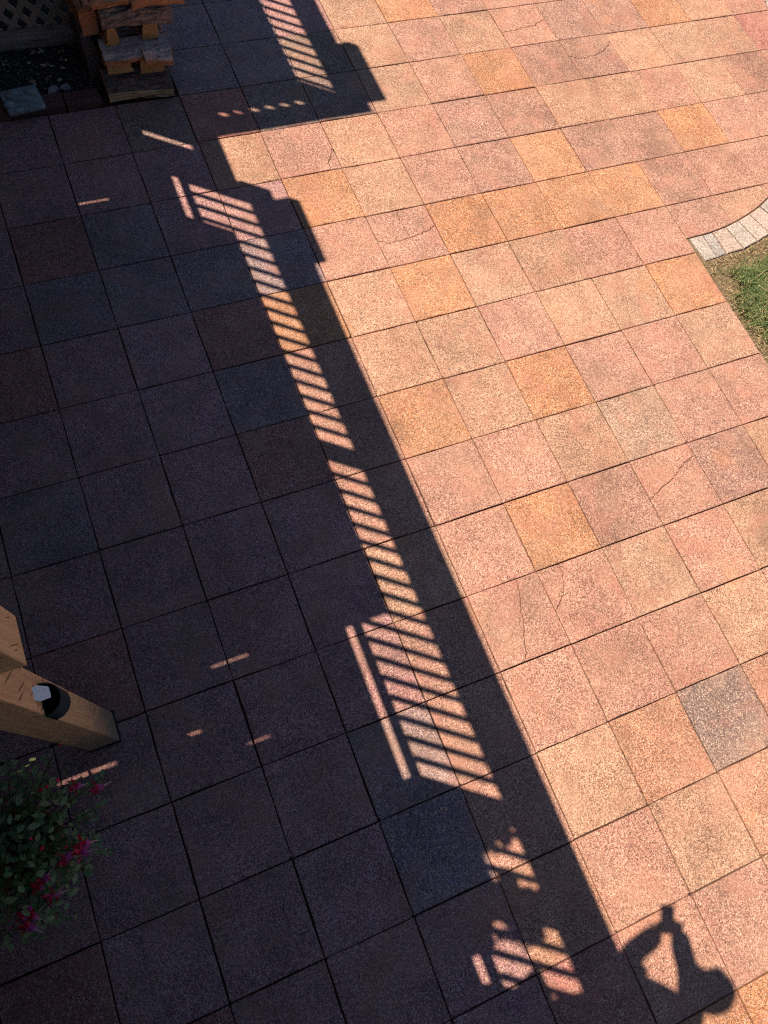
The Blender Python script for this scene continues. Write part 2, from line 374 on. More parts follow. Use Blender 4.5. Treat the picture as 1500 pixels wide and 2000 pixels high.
def sq(j=0.0):
    h = T / 2; r = lambda: R.uniform(-j, j)
    out = []
    for (x, y) in ((-h, -h), (h, -h), (h, h), (-h, h)):
        out.append((x + r(), y + r()))
    # slightly worn sides: a few extra points per edge
    res = []
    for i in range(4):
        a, b = out[i], out[(i + 1) % 4]; z_ = out[i - 1]
        if R.random() < .16:                                   # a knocked corner
            q = R.uniform(.007, .018); e1 = (Vector(z_) - Vector(a)).normalized(); e2 = (Vector(b) - Vector(a)).normalized()
            res += [tuple(Vector(a) + e1 * q), tuple(Vector(a) + (e1 + e2) * q * .38), tuple(Vector(a) + e2 * q * R.uniform(.5, 1.1))]
        else: res.append(a)
        for t in (0.2, 0.4, 0.6, 0.8):
            nx, ny = -(b[1] - a[1]) / T, (b[0] - a[0]) / T; k = R.choice((R.uniform(-.0003, .0016), R.uniform(-.0003, .0016), R.uniform(0, .0035)))
            res.append((a[0] + (b[0] - a[0]) * t + nx * k, a[1] + (b[1] - a[1]) * t + ny * k))
    return res
VAR = [slab([sq(0.0017)], tilt=(R.uniform(-.004, .004), R.uniform(-.004, .004))).mesh('paver', M_PAVER) for _ in range(26)]
def uv(p): return ((p[0] - .5) * T, (.5 - p[1]) * T)          # (0..1 right, 0..1 down) -> local
def rough_line(pts, sub=7, amp=.016):
    out = []
    for a, b in zip(pts, pts[1:]):
        for k in range(sub):
            t = k / sub; q = amp if k else 0
            out.append((a[0] + (b[0] - a[0]) * t + R.uniform(-q, q), a[1] + (b[1] - a[1]) * t + R.uniform(-q, q)))
    return out + [pts[-1]]
def shrink(poly, k=0.0019):
    n = len(poly); area = sum(poly[i][0] * poly[(i + 1) % n][1] - poly[(i + 1) % n][0] * poly[i][1] for i in range(n)); s = 1 if area > 0 else -1
    out = []
    for i in range(n):
        a, b, c = Vector(poly[i - 1]), Vector(poly[i]), Vector(poly[(i + 1) % n])
        if max(abs(b.x), abs(b.y)) > T / 2 - .002 and not (max(abs(a.x), abs(a.y)) < T / 2 - .002 or max(abs(c.x), abs(c.y)) < T / 2 - .002): out.append(poly[i]); continue
        d = (c - a).normalized(); nn = Vector((-d.y, d.x)) * s; q = b + nn * k; out.append((q.x, q.y))
    return out
def cracked(lines):
    """lines: crack polylines from edge to edge given as polygons builder"""
    return [shrink([uv(p) for p in poly]) for poly in lines]
c1 = rough_line([(1, .2), (.72, .3), (.5, .42), (.25, .5), (0, .62)])
c2 = rough_line([(.3, 0), (.33, .14), (.2, .4), (0, .55)])
c3 = rough_line([(.72, 0), (.62, .3), (.52, .6), (.42, .85), (.37, 1)])
v4 = rough_line([(.52, 0), (.5, .3), (.52, .55)]); l4 = rough_line([(0, .5), (.2, .57), (.52, .55)]); r4 = rough_line([(.52, .55), (.8, .5), (1, .42)])
l5 = rough_line([(0, .42), (.2, .52), (.48, .5)]); r5 = rough_line([(.48, .5), (.75, .42), (1, .22)]); d5 = rough_line([(.48, .5), (.6, .75), (.72, 1)])
c6 = rough_line([(0, .62), (.35, .58), (.7, .55), (1, .42)])
c7 = rough_line([(1, .55), (.93, .72), (.84, .86), (.82, 1)])
CRACK = {
 (0, 3): cracked([[(0, 0), (1, 0)] + c1, c1 + [(0, 1), (1, 1)]]),
 (-2, 4): cracked([[(0, 0)] + c2, c2 + [(0, 1), (1, 1), (1, 0)]]),
 (-3, 4): cracked([[(0, 0)] + c3 + [(0, 1)], c3[::-1] + [(1, 0), (1, 1)]]),
 (-2, -2): cracked([[(0, 0)] + v4 + l4[::-1][1:], v4[::-1] + [(1, 0)] + r4[::-1][:-1], l4 + r4[1:] + [(1, 1), (0, 1)]]),
 (3, -5): cracked([l5 + r5[1:] + [(1, 0), (0, 0)], l5[:-1] + d5 + [(0, 1)], d5 + [(1, 1)] + r5[::-1][:-1]]),
 (2, -6): cracked([[(0, 0), (1, 0)] + c6[::-1], c6 + [(1, 1), (0, 1)]]),
 (-3, -4): cracked([[(0, 0), (1, 0)] + c7 + [(0, 1)], c7 + [(1, 1)]]),
}
FP = [(-2.8 - .75, 3.46 + .3), (3.68 + .5, 2.42 + .35), (-.84 + .45, -4.31 - .5), (-4.1 - .55, -2.88 - .45)]
def near_frame(x, y):
    return all((FP[k - 1][0] - FP[k][0]) * (y - FP[k][1]) - (FP[k - 1][1] - FP[k][1]) * (x - FP[k][0]) > -0.05 for k in range(4))
npv = 0
for j in range(-9, 12):
    for i in range(-11, 9):
        x, y = (i + .5) * S, -(j + .5) * S
        if not near_frame(x, y): continue
        if y > 2.2 and x < -1.9: continue                          # the soil bed and the wood pile
        if i >= 3 and (y < 0.1): continue                          # the lawn
        k = KIND.get(j, {}).get(i) or ('N' if x < -1.3 else R.choice('PPTMO'))  # unlisted pavers under the deck get the shade-tinted colour
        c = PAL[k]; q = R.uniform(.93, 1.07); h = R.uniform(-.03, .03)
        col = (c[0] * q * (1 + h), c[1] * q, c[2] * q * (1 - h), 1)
        loc = Vector((x + R.uniform(-.0011, .0011), y + R.uniform(-.0011, .0011), R.uniform(-.0022, .0022)))
        rot = R.uniform(-.003, .003)
        if (i, j) in CRACK:
            o = slab(CRACK[(i, j)]).build('paver', M_PAVER, patio); o['label'] = 'cracked paver'
        elif i >= 3:
            poly = [(px + x, py + y) for px, py in ((-T / 2, -T / 2), (T / 2, -T / 2), (T / 2, T / 2), (-T / 2, T / 2))]
            for a, b in zip(CURVE, CURVE[1:]):
                nx, ny = b[1] - a[1], a[0] - b[0]; ln = math.hypot(nx, ny); e = .003
                poly = clip(poly, (a[0] - nx / ln * e, a[1] - ny / ln * e), (b[0] - nx / ln * e, b[1] - ny / ln * e))
                if len(poly) < 3: break
            if len(poly) < 3: continue
            ar = abs(sum(poly[t][0] * poly[(t + 1) % len(poly)][1] - poly[(t + 1) % len(poly)][0] * poly[t][1] for t in range(len(poly)))) / 2
            if ar < .006: continue
            o = slab([[(px - x, py - y) for px, py in poly]]).build('paver', M_PAVER, patio)
        else:
            o = link('paver', R.choice(VAR), patio); rot += R.choice((0, 1, 2, 3)) * math.pi / 2
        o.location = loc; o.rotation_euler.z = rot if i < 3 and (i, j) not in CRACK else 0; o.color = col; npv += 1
print('pavers', npv)
# the rest of the terrace, outside the photograph, joined by colour
outer = {}
for j in range(-9, 14):
    for i in range(-14, 3):
        x, y = (i + .5) * S, -(j + .5) * S
        if near_frame(x, y) or (y > 2.2 and x < -1.9): continue
        k = R.choice('NNNNB') if x < -1.6 else R.choice('PPPTTMO'); mb = outer.setdefault(k, MB()); h = T / 2; z = R.uniform(-.002, .002); b_ = .003  # shade-tinted colours on the deck side
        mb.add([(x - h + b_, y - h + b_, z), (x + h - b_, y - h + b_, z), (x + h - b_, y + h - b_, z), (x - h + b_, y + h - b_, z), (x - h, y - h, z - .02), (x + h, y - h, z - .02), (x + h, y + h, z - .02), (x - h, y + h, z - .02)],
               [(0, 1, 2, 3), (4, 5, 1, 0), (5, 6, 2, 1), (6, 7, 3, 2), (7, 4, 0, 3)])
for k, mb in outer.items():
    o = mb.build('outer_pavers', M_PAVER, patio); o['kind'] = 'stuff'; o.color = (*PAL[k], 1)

# ------------------------------------------------------------------ lawn corner with its edging
lawn = sheet('lawn_soil', 1.374, -2.6, 4.6, 2.9, -0.012, M_LAWNSOIL, 90, 130, 0.006, 6.0)
edging = empty('curved_edging', (2.3, .3, 0), 'curved row of narrow pale grey and pink edging pavers between patio and lawn', 'edging')
W_E = 0.236
def offs(k):
    a = Vector(CURVE[max(k - 1, 0)]); b = Vector(CURVE[min(k + 1, len(CURVE) - 1)]); d = (b - a).normalized()
    return Vector(CURVE[k]) + Vector((d.y, -d.x)) * W_E
cuts = [0, 1, 2, 3, 4, 5, 6, 7, 8, 9, 10, 11, 12, 13, 14, 15, 16, 17, 18, 19, 20, 21, 22, 23, 24, 25, 26]
ecol = [(.43, .39, .36), (.36, .345, .335), (.52, .40, .35), (.47, .42, .38), (.50, .41, .37), (.52, .40, .365), (.44, .40, .38)]
for n_, k in enumerate(cuts[:-1]):
    a, b = Vector(CURVE[k]), Vector(CURVE[k + 1]); c, d = offs(k + 1), offs(k)
    if k == 0: d = Vector((1.404, -.100)); c = Vector((1.517, -.095))
    if k == 1: d = Vector((1.517, -.095)); c = Vector((1.61, -.085))
    if k == 2: d = Vector((1.61, -.085))
    ctr = (a + b + c + d) / 4
    pol = [((p - ctr) * (1 - .0055 / max(.03, (p - ctr).length * .45))).to_tuple() for p in (d, c, b, a)]
    o = slab([pol], .07, .006).build('edging_paver', M_EDGE, edging); q = ecol[n_ % len(ecol)]
    o.color = (*q, 1); o.location = Vector((ctr.x, ctr.y, .004 + R.uniform(-.002, .003))) - edging.location
def in_lawn(x, y):
    """signed distance-ish from the lawn edge: > 0 inside"""
    d = x - 1.375
    best = 9
    for k in range(len(CURVE)):
        o = offs(k)
        a = Vector(CURVE[max(k - 1, 0)]); b = Vector(CURVE[min(k + 1, len(CURVE) - 1)]); t = (b - a).normalized()
        s = (x - o.x) * t.y - (y - o.y) * t.x
        if math.hypot(x - o.x, y - o.y) < best: best = math.hypot(x - o.x, y - o.y); ss = s
    if y < -.12 and x < 1.6: ss = -.095 - y
    return min(d, ss)
def blade(mb, x, y, h, lean, az, wd, mi):
    dx, dy = math.cos(az), math.sin(az); px, py = -dy * wd / 2, dx * wd / 2
    p1 = (x + dx * lean * .35 * h, y + dy * lean * .35 * h, h * .55); p2 = (x + dx * lean * h, y + dy * lean * h, h * (1 - .25 * lean))
    z0 = -0.015
    mb.add([(x - px, y - py, z0), (x + px, y + py, z0), (p1[0] + px * .8, p1[1] + py * .8, p1[2] + z0), (p1[0] - px * .8, p1[1] - py * .8, p1[2] + z0), (p2[0], p2[1], p2[2] + z0)],
           [(0, 1, 2, 3), (3, 2, 4)], mi)
mb = MB()
cnt = 0
while cnt < 24000:
    x = R.uniform(1.375, 3.6) if R.random() > .5 else R.uniform(1.375, 2.3); y = R.uniform(-1.9, 1.6) if R.random() > .6 else R.uniform(-1.3, .3)
    e = in_lawn(x, y)
    if e < 0.01: continue
    d = noise.noise(Vector((x * 4, y * 4, 3)));  e2 = e + d * .05
    thr = .125 if y > -.40 else .03
    pr = min(1, max(0.02, (e2 - thr) / .09))
    if R.random() > pr: continue
    edge = min(1, e2 / .22); dry = R.random() < (.55 - .5 * edge)
    h = (R.uniform(.025, .05) if dry else R.uniform(.06, .115)) * (.5 + .45 * edge)
    blade(mb, x, y, h, R.uniform(.3, 1.35), R.uniform(0, 6.28), R.uniform(.004, .0078), 1 if dry or R.random() < .12 else 0); cnt += 1
tag(mb.build('grass', [M_GRASS, M_STRAW], None), 'short green lawn grass in the corner beside the pavers', None, None, 'stuff')
mb = MB()
for _ in range(7000):
    x, y = R.uniform(1.375, 2.6), R.uniform(-1.5, .3); e = in_lawn(x, y)
    if e < .004 or e > .3 or R.random() < e / .34: continue
    l = R.uniform(.012, .04); az = R.uniform(0, 6.28); dx, dy = math.cos(az) * l / 2, math.sin(az) * l / 2; wx, wy = -dy / l * .0032, dx / l * .0032; z = R.uniform(-.004, .004)
    mb.add([(x - dx - wx, y - dy - wy, z), (x + dx - wx, y + dy - wy, z + R.uniform(0, .01)), (x + dx + wx, y + dy + wy, z + .003), (x - dx + wx, y - dy + wy, z)], [(0, 1, 2, 3)])
for k_ in range(len(mb.m)): mb.m[k_] = 1 if R.random() < .35 else 0
tag(mb.build('dry_thatch', [M_STRAW, M_DUFF], None), 'bits of dry grass scattered on the bare soil edge', None, None, 'stuff')

# ------------------------------------------------------------------ deck overhead: its post, beam and railings
ZD = 2.40
deck = empty('raised_deck', (-3.42, -1.847, 0), 'raised timber deck carried by a fresh square wooden post at the left', 'deck')
DO = deck.location.copy()
def part(mb, name, mat_, org=None, smooth=False):
    org = Vector(org if org is not None else mb.v[0])
    mb.v = [tuple(Vector(p) - org) for p in mb.v]
    return link(name, mb.mesh(name, mat_, smooth), deck, org - DO)
mb = MB(); mb.box((-3.492, -1.919, .012), (-3.351, -1.775, 1.69), 0, .004); part(mb, 'post', M_POST, (-3.42, -1.847, 0))
mb = MB(); mb.box((-3.50, -1.927, 0), (-3.343, -1.767, .011)); part(mb, 'post_base', M_BLACK, (-3.42, -1.847, 0))
mb = MB(); mb.box((-6.3, -1.882, 1.692), (-3.236, -1.737, 2.196), 0, .005); part(mb, 'beam', M_BEAM, (-3.236, -1.81, 1.8))
for x in (-3.50, -4.30, -4.95, -5.5, -6.0):                     # joists along the deck edge, on top of the beams
    mb = MB(); mb.box((x - .02, -8, 2.20), (x + .02, 2.5, 2.364)); part(mb, 'joist', M_DECKY, (x, -1.8, 2.06))
# ledger boards, rim and floor
mb = MB(); mb.box((-3.41, -8, 2.25), (-3.372, 2.55, 2.364)); part(mb, 'rim_board', M_DECKY, (-3.24, -1.8, 2.2))
mb = MB(); mb.box((-6.4, 3.10, 2.0), (-2.36, 3.14, 2.362)); part(mb, 'rim_board', M_DECKX, (-3.0, 3.12, 2.2))
mb = MB(); mb.box((-2.36, 3.10, 2.0), (-2.32, 7.5, 2.362)); part(mb, 'rim_board', M_DECKY, (-2.34, 4, 2.2))
slot_list = [(-.891, -3.945, -3.735, .0175), (-1.181, -4.185, -4.075, .0175), (-1.181, -4.79, -4.50, .0195), (-1.326, -3.891, -3.758, .0158), (2.293, -3.848, -3.643, .019)]
y = -.891 - .145 * 49
while y < 2.55:
    ys = y + .145; gl = [(a, b, g) for (yy, a, b, g) in slot_list if abs(yy - y) < .01]; gh = [(a, b, g) for (yy, a, b, g) in slot_list if abs(yy - ys) < .01]
    xr = -3.208 if ys < 2.60 else -3.345
    cut = sorted({-6.4, xr} | {q for g in gl + gh for q in g[:2]})
    mb = MB()
    for a, b in zip(cut, cut[1:]):
        mid = (a + b) / 2
        lo = max([g[2] / 2 for g in gl if g[0] < mid < g[1]] or [0.0004]); hi = max([g[2] / 2 for g in gh if g[0] < mid < g[1]] or [0.0004])
        mb.box((a, y + lo, 2.366), (b, ys - hi, ZD))
    part(mb, 'deck_board', M_DECKX, (-4.5, y, 2.38)); y = ys
yl = y
while y < 7.4:
    ys = y + .145; xr = -2.303 if ys > 3.13 else -3.345
    mb = MB(); mb.box((-6.4, y + .0004, 2.366), (xr, ys - .0004, ZD)); part(mb, 'deck_board', M_DECKX, (-4.0, y, 2.38)); y = ys
# railing along the near edge
def uprights(x, ys_, z0, z1, hw=.019):
    for yb in ys_:
        mb = MB(); mb.box((x - hw, yb - hw, z0), (x + hw, yb + hw, z1)); part(mb, 'baluster', M_BALUSTER, (x, yb, z0))
XB = -3.18
posts = [2.46, .31, -1.81, -3.95, -6.0]
bal = [2.33 - .056 - .1124 * k for k in range(17)] + [2.33 + .045] + [.199 - .056 - .1116 * k for k in range(17)] + [-1.92 - .1116 * k for k in range(18)] + [-4.06 - .1116 * k for k in range(17)]
bal = [b for b in bal if all(abs(b - p) > .06 for p in posts)]
uprights(XB, bal, 2.536, 3.33, .0125)
for p in posts:
    mb = MB(); mb.box((XB - .045, p - .045, 2.402), (XB + .045, p + .045, 3.418)); part(mb, 'rail_post', M_BALUSTER, (XB, p, 2.4))
mb = MB(); mb.box((-3.21, -7.8, 2.479), (-3.178, 2.41, 2.535)); part(mb, 'bottom_rail', M_DECKY, (-3.18, -1.8, 2.47))
mb = MB(); mb.box((-3.202, -7.8, 3.331), (-3.15, 2.43, 3.419)); part(mb, 'top_rail', M_DECKY, (-3.18, -1.8, 3.37))
mb = MB(); mb.box((-3.25, -7.8, 3.42), (-3.007, 2.405, 3.459), 0, .004); part(mb, 'rail_cap', M_DECKY, (-3.13, -1.8, 3.44))
mb = MB(); mb.box((-3.21, 2.411, 3.10), (-3.09, 2.51, 3.46), 0, .004); part(mb, 'post_cap', M_BALUSTER, (-3.15, 2.46, 3.4))
# solid gate beside the end post, with a slot between its two leaves
mb = MB(); mb.box((-3.175, 2.465, 2.0), (-3.145, 2.712, 3.155)); mb.box((-3.175, 2.712, 2.77), (-3.145, 2.772, 3.155)); mb.box((-3.175, 2.772, 2.0), (-3.145, 3.06, 3.155))
mb.box((-3.175, 2.712, 1.98), (-3.145, 2.772, 2.10)); part(mb, 'gate_panel', M_BALUSTER, (-3.16, 2.7, 2.5))
# outer section of the deck with its own rails
mb = MB(); mb.box((-3.40, 3.105, 2.45), (-2.26, 3.115, 2.985)); mb.box((-3.40, 3.105, 3.105), (-2.26, 3.115, 3.33)); mb.box((-3.40, 3.105, 2.985), (-3.07, 3.115, 3.105)); mb.box((-2.36, 3.105, 2.985), (-2.26, 3.115, 3.105)); mb.box((-2.87, 3.105, 2.985), (-2.80, 3.115, 3.105)); part(mb, 'rail_panel', M_DECKX, (-2.7, 3.12, 2.8))
for x in [-3.03 + .115 * k for k in range(8)]:
    mb = MB(); mb.box((x - .027, 3.085, 2.45), (x + .027, 3.104, 3.33)); part(mb, 'baluster', M_BALUSTER, (x, 3.09, 2.5))
mb = MB(); mb.box((-3.40, 3.05, 3.42), (-2.10, 3.19, 3.459), 0, .004); part(mb, 'rail_cap', M_DECKX, (-2.7, 3.12, 3.44))
mb = MB(); mb.box((-3.40, 3.098, 3.331), (-2.2, 3.142, 3.419)); part(mb, 'top_rail', M_DECKX, (-2.7, 3.12, 3.37))
XO = -2.207
uprights(XO, [3.25 + .1155 * k for k in range(36)], 2.497, 3.33, .0125)
for p in (3.145, 5.25, 7.3):
    mb = MB(); mb.box((XO - .044, p - .044, 2.05), (XO + .044, p + .044, 3.417)); part(mb, 'rail_post', M_BALUSTER, (XO, p, 2.4))
mb = MB(); mb.box((XO - .021, 3.19, 2.448), (XO + .02, 7.3, 2.496)); part(mb, 'bottom_rail', M_DECKY, (XO, 4, 2.47))
mb = MB(); mb.box((XO - .021, 3.19, 3.331), (XO + .03, 7.3, 3.419)); part(mb, 'top_rail', M_DECKY, (XO, 4, 3.37))
mb = MB(); mb.box((XO - .09, 3.192, 3.42), (-2.10, 7.3, 3.459), 0, .004); part(mb, 'rail_cap', M_DECKY, (XO, 4, 3.44))
mb = MB(); mb.box((-2.345, 2.99, 0), (-2.255, 3.08, 1.998)); part(mb, 'post', M_BLACKPOST, (-2.3, 3.03, 0))['label'] = 'black stained post beside the lattice'
for y in (-6.1, 2.3, 6.6):
    mb = MB(); mb.box((-3.492, y - .07, 0), (-3.351, y + .07, 1.69)) if y < 0 or y > 3 else mb.box((-5.6, y - .07, 0), (-5.46, y + .07, 1.97)); part(mb, 'post', M_POST, (mb.v[0][0] + .07, y, 0))

# house wall behind the deck
house = empty('house_wall', (-6.4, 0, 0), 'plain painted house wall behind the raised deck', 'house wall')
mb = MB(); mb.box((-6.75, -12, -.1), (-6.41, 12, 5.0)); mb.build('wall', M_SIDING, house, origin=(-6.4, 0, 0)).location = (0, 0, 0)
mb = MB()
for k in range(26): mb.box((-6.409, -12, .05 + .19 * k), (-6.395, 12, .05 + .19 * k + .03))
mb.build('siding_laps', M_SIDING, house, origin=(-6.4, 0, 0)).location = (0, 0, 0)

# things standing on the deck and on its rail
def trough(name, a, b, label, cat, group=None, wall=.018):
    (x0, y0, z0), (x1, y1, z1) = a, b
    o = empty(name, ((x0 + x1) / 2, (y0 + y1) / 2, z0), label, cat, group)
    for nm, p, q in (('side_panel', (x0, y0, z0), (x0 + wall, y1, z1)), ('side_panel', (x1 - wall, y0, z0), (x1, y1, z1)), ('end_panel', (x0 + wall, y0, z0), (x1 - wall, y0 + wall, z1)), ('end_panel', (x0 + wall, y1 - wall, z0), (x1 - wall, y1, z1))):
        mb = MB(); mb.box(p, q); mb.build(nm, M_DECKY, o, origin=o.location).location = (0, 0, 0)
    mb = MB(); mb.box((x0 + wall, y0 + wall, z0), (x1 - wall, y1 - wall, z1 - .03)); mb.build('soil', M_SOIL, o, origin=o.location).location = (0, 0, 0)
    return o
trough('planter_box', (-3.19, 1.87, 3.461), (-2.995, 2.42, 3.61), 'empty wooden planter box on the near rail cap', 'planter')
trough('planter_box', (-2.20, 3.20, 3.461), (-2.018, 3.80, 3.61), 'empty wooden planter box on the far rail cap', 'planter')
trough('storage_bench', (-3.72, -.69, 2.402), (-3.262, 2.08, 3.08), 'long low wooden planter bench standing behind the deck rail', 'bench')
trough('deck_box', (-2.72, 3.25, 2.402), (-2.29, 6.9, 2.92), 'long wooden box standing behind the far deck rail', 'box')

# ------------------------------------------------------------------ lamp on the post
lamp = empty('solar_fence_light', (-3.35, -1.868, 1.16), 'small black half round solar light with a plate tinted like reflected sky on the wooden post', 'light')
mb = MB(); seg = 20; r0 = .0575; yc = -1.868; zt, zb = 1.187, 1.07
def half(r, z, cx=-3.349): return [(cx + r * math.sin(math.pi * k / seg) * 1.05, yc + r * math.cos(math.pi * k / seg), z) for k in range(seg + 1)]
o1, o2, i1, i2 = half(r0, zt), half(r0 * .97, zb), half(r0 - .004, zt), half(r0 - .006, zb + .004)
v = o1 + o2 + i1 + i2; n_ = seg + 1; f = []
for k in range(seg):
    f += [(k, n_ + k, n_ + k + 1, k + 1), (k, k + 1, 2 * n_ + k + 1, 2 * n_ + k)]
f.append(tuple(range(n_, 2 * n_)))
mb.add(v, f, 0)
f = [(2 * n_ + k, 2 * n_ + k + 1, 3 * n_ + k + 1, 3 * n_ + k) for k in range(seg)] + [tuple(range(3 * n_, 4 * n_))[::-1]]
mb.add(v, f, 1)
mb.build('lamp_cup', [M_BLACK, M_BLACKIN], lamp, True, lamp.location).location = (0, 0, 0)
mb = MB(); mb.box((-3.3505, yc - r0, zb), (-3.346, yc + r0, zt + .004)); mb.build('back_plate', M_BLACKIN, lamp, origin=lamp.location).location = (0, 0, 0)
pl = [(-.034, -.020), (.010, -.027), (.034, -.020), (.040, .0), (.034, .022), (.008, .027), (-.036, .018), (-.038, .002)]
mb = slab([pl], .004, .0012)
o = link('reflector_plate', mb.mesh('reflector_plate', M_WHITEP), lamp)
nrm = Vector((.84, -.05, .54)).normalized(); xx = Vector((0, 1, 0)); xx = (xx - nrm * xx.dot(nrm)).normalized(); yy = nrm.cross(xx)
mt = Matrix((yy, -xx, nrm)).transposed().to_4x4(); mt.translation = Vector((-3.334, -1.857, 1.243)) - lamp.location
o.matrix_local = mt
mb = MB(); mb.tube([(-3.35, -1.84, 1.232), (-3.335, -1.842, 1.236), (-3.325, -1.845, 1.228)], .0035, 6); mb.tube([(-3.35, -1.868, 1.205), (-3.33, -1.868, 1.213)], .004, 6)
mb.build('bracket', M_STAMEN, lamp, True, lamp.location).location = (0, 0, 0)

# ------------------------------------------------------------------ bed under the outer deck: soil, bricks, lattice, stones
sheet('soil_bed', -4.6, 2.435, -2.32, 4.6, 0.006, M_SOIL, 60, 60, .012, 8.0)
mb = MB()
def pebble(mb, x, y, z, r, mi=0):
    bm = bmesh.new(); bmesh.ops.create_icosphere(bm, subdivisions=1, radius=r); sx, sy, sz = R.uniform(.7, 1.3), R.uniform(.6, 1.1), R.uniform(.4, .7)
    for p in bm.verts: p.co = Vector((p.co.x * sx * R.uniform(.9, 1.1) + x, p.co.y * sy + y, p.co.z * sz + z))
    bm.verts.index_update(); mb.add([p.co[:] for p in bm.verts], [[q.index for q in f_.verts] for f_ in bm.faces], mi); bm.free()
for _ in range(900):
    x = R.uniform(-3.2, -2.35); y = 2.46 + abs(R.gauss(.25, .2))
    if R.random() < (x + 3.2) * .5: continue
    pebble(mb, x, y, .014, R.uniform(.003, .010))
tag(mb.build('pebbles', M_PEBBLE, None, True), 'small grey pebbles scattered on the dark soil', None, None, 'stuff')
mb = MB()
for (x, y, z) in [(-2.87, 3.35, .05), (-2.88, 3.15, .05), (-2.62, 3.12, .04), (-2.83, 3.08, .03)] + [(R.uniform(-3.3, -2.4), R.uniform(2.5, 4.2), .03) for _ in range(34)]:
    for _ in range(3):
        a = R.uniform(0, 6.28); l = R.uniform(.008, .024); c_ = Vector((x + R.uniform(-.02, .02), y + R.uniform(-.02, .02), z))
        u_ = Vector((math.cos(a), math.sin(a), R.uniform(-.3, .3))) * l; w_ = Vector((-math.sin(a), math.cos(a), R.uniform(-.4, .4))) * l * .5
        mb.add([c_ - u_, c_ + w_, c_ + u_, c_ - w_], [(0, 1, 2, 3)])
tag(mb.build('leaf_litter', M_DRYLEAF, None), 'pale dry leaves lying on the dark soil', None, None, 'stuff')

bricks = empty('brick_edging', (-2.7, 2.37, 0), 'row of dark red paving bricks edging the soil bed', 'edging')
for k, (x0, x1) in enumerate(((-2.603, -2.368), (-2.848, -2.612), (-3.095, -2.856), (-3.34, -3.104))):
    w_ = x1 - x0
    mb = slab([[(-w_ / 2, -.062), (w_ / 2, -.062), (w_ / 2, .062), (-w_ / 2, .062)]], .06, .004)
    o = mb.build('brick', M_BRICK, bricks); o.color = (*[(.16, .07, .062), (.145, .065, .06), (.17, .062, .05), (.15, .065, .06)][k], 1)
    o.location = Vector(((x0 + x1) / 2, 2.352 + (.004 if k % 2 else 0), .046)) - bricks.location; o.rotation_euler.z = (.03, -.01, .02, 0)[k]

plq = empty('garden_plaque', (-2.87, 2.36, .05), 'square blue grey cast stone plaque with raised relief lying on the bricks', 'garden stone')
mb = MB(); mb.box((-.125, -.105, 0), (.125, .105, .034), 0, .014)
o = mb.build('plaque_slab', M_PLAQUE, plq, True); o.rotation_euler = (.02, .0, .12); o.location = (0, 0, .0)
def blob(name, mat_, parent, c, s, rot=0, sub=3, amp=.1):
    bm = bmesh.new(); bmesh.ops.create_icosphere(bm, subdivisions=sub, radius=1)
    for p in bm.verts:
        k = 1 + amp * noise.noise(p.co * 1.7 + Vector(c) * 9); p.co = Vector((p.co.x * s[0] * k, p.co.y * s[1] * k, p.co.z * s[2] * k))
    me = bpy.data.meshes.new(name); bm.to_mesh(me); bm.free(); me.materials.append(mat_)
    for p in me.polygons: p.use_smooth = True
    return link(name, me, parent, c, (0, 0, rot))
blob('relief', M_PLAQUE, plq, (-.045, .035, .033), (.052, .04, .032), .3)
blob('relief', M_PLAQUE, plq, (-.015, -.01, .034), (.085, .022, .025), -.35)
blob('relief', M_PLAQUE, plq, (.065, .035, .033), (.05, .026, .024), -.6)
blob('relief', M_PLAQUE, plq, (-.09, -.05, .033), (.04, .03, .025), .5)
blob('relief', M_PLAQUE, plq, (-.05, .055, .043), (.010, .008, .009), 0)
blob('relief', M_PLAQUE, plq, (.02, .005, .04), (.04, .010, .012), -.8)
for k, (x, y, s_, rz, lb) in enumerate(((-2.655, 2.475, .052, .5, 'wedge of broken grey slate left of the pair above the bricks'), (-2.575, 2.482, .045, -.3, 'squarer chip of broken grey slate right of the pair above the bricks'))):
    p = [(s_ * math.cos(a) * R.uniform(.6, 1.1), s_ * .62 * math.sin(a) * R.uniform(.7, 1.1)) for a in (0.2, 1.2, 2.3, 3.4, 4.4, 5.5)]
    o = slab([p], .02, .003).build('slate_chip', M_SLATE); tag(o, lb, 'stone', 'broken slate chips'); o.location = (x, y, .035); o.rotation_euler = (.15, -.2, rz)

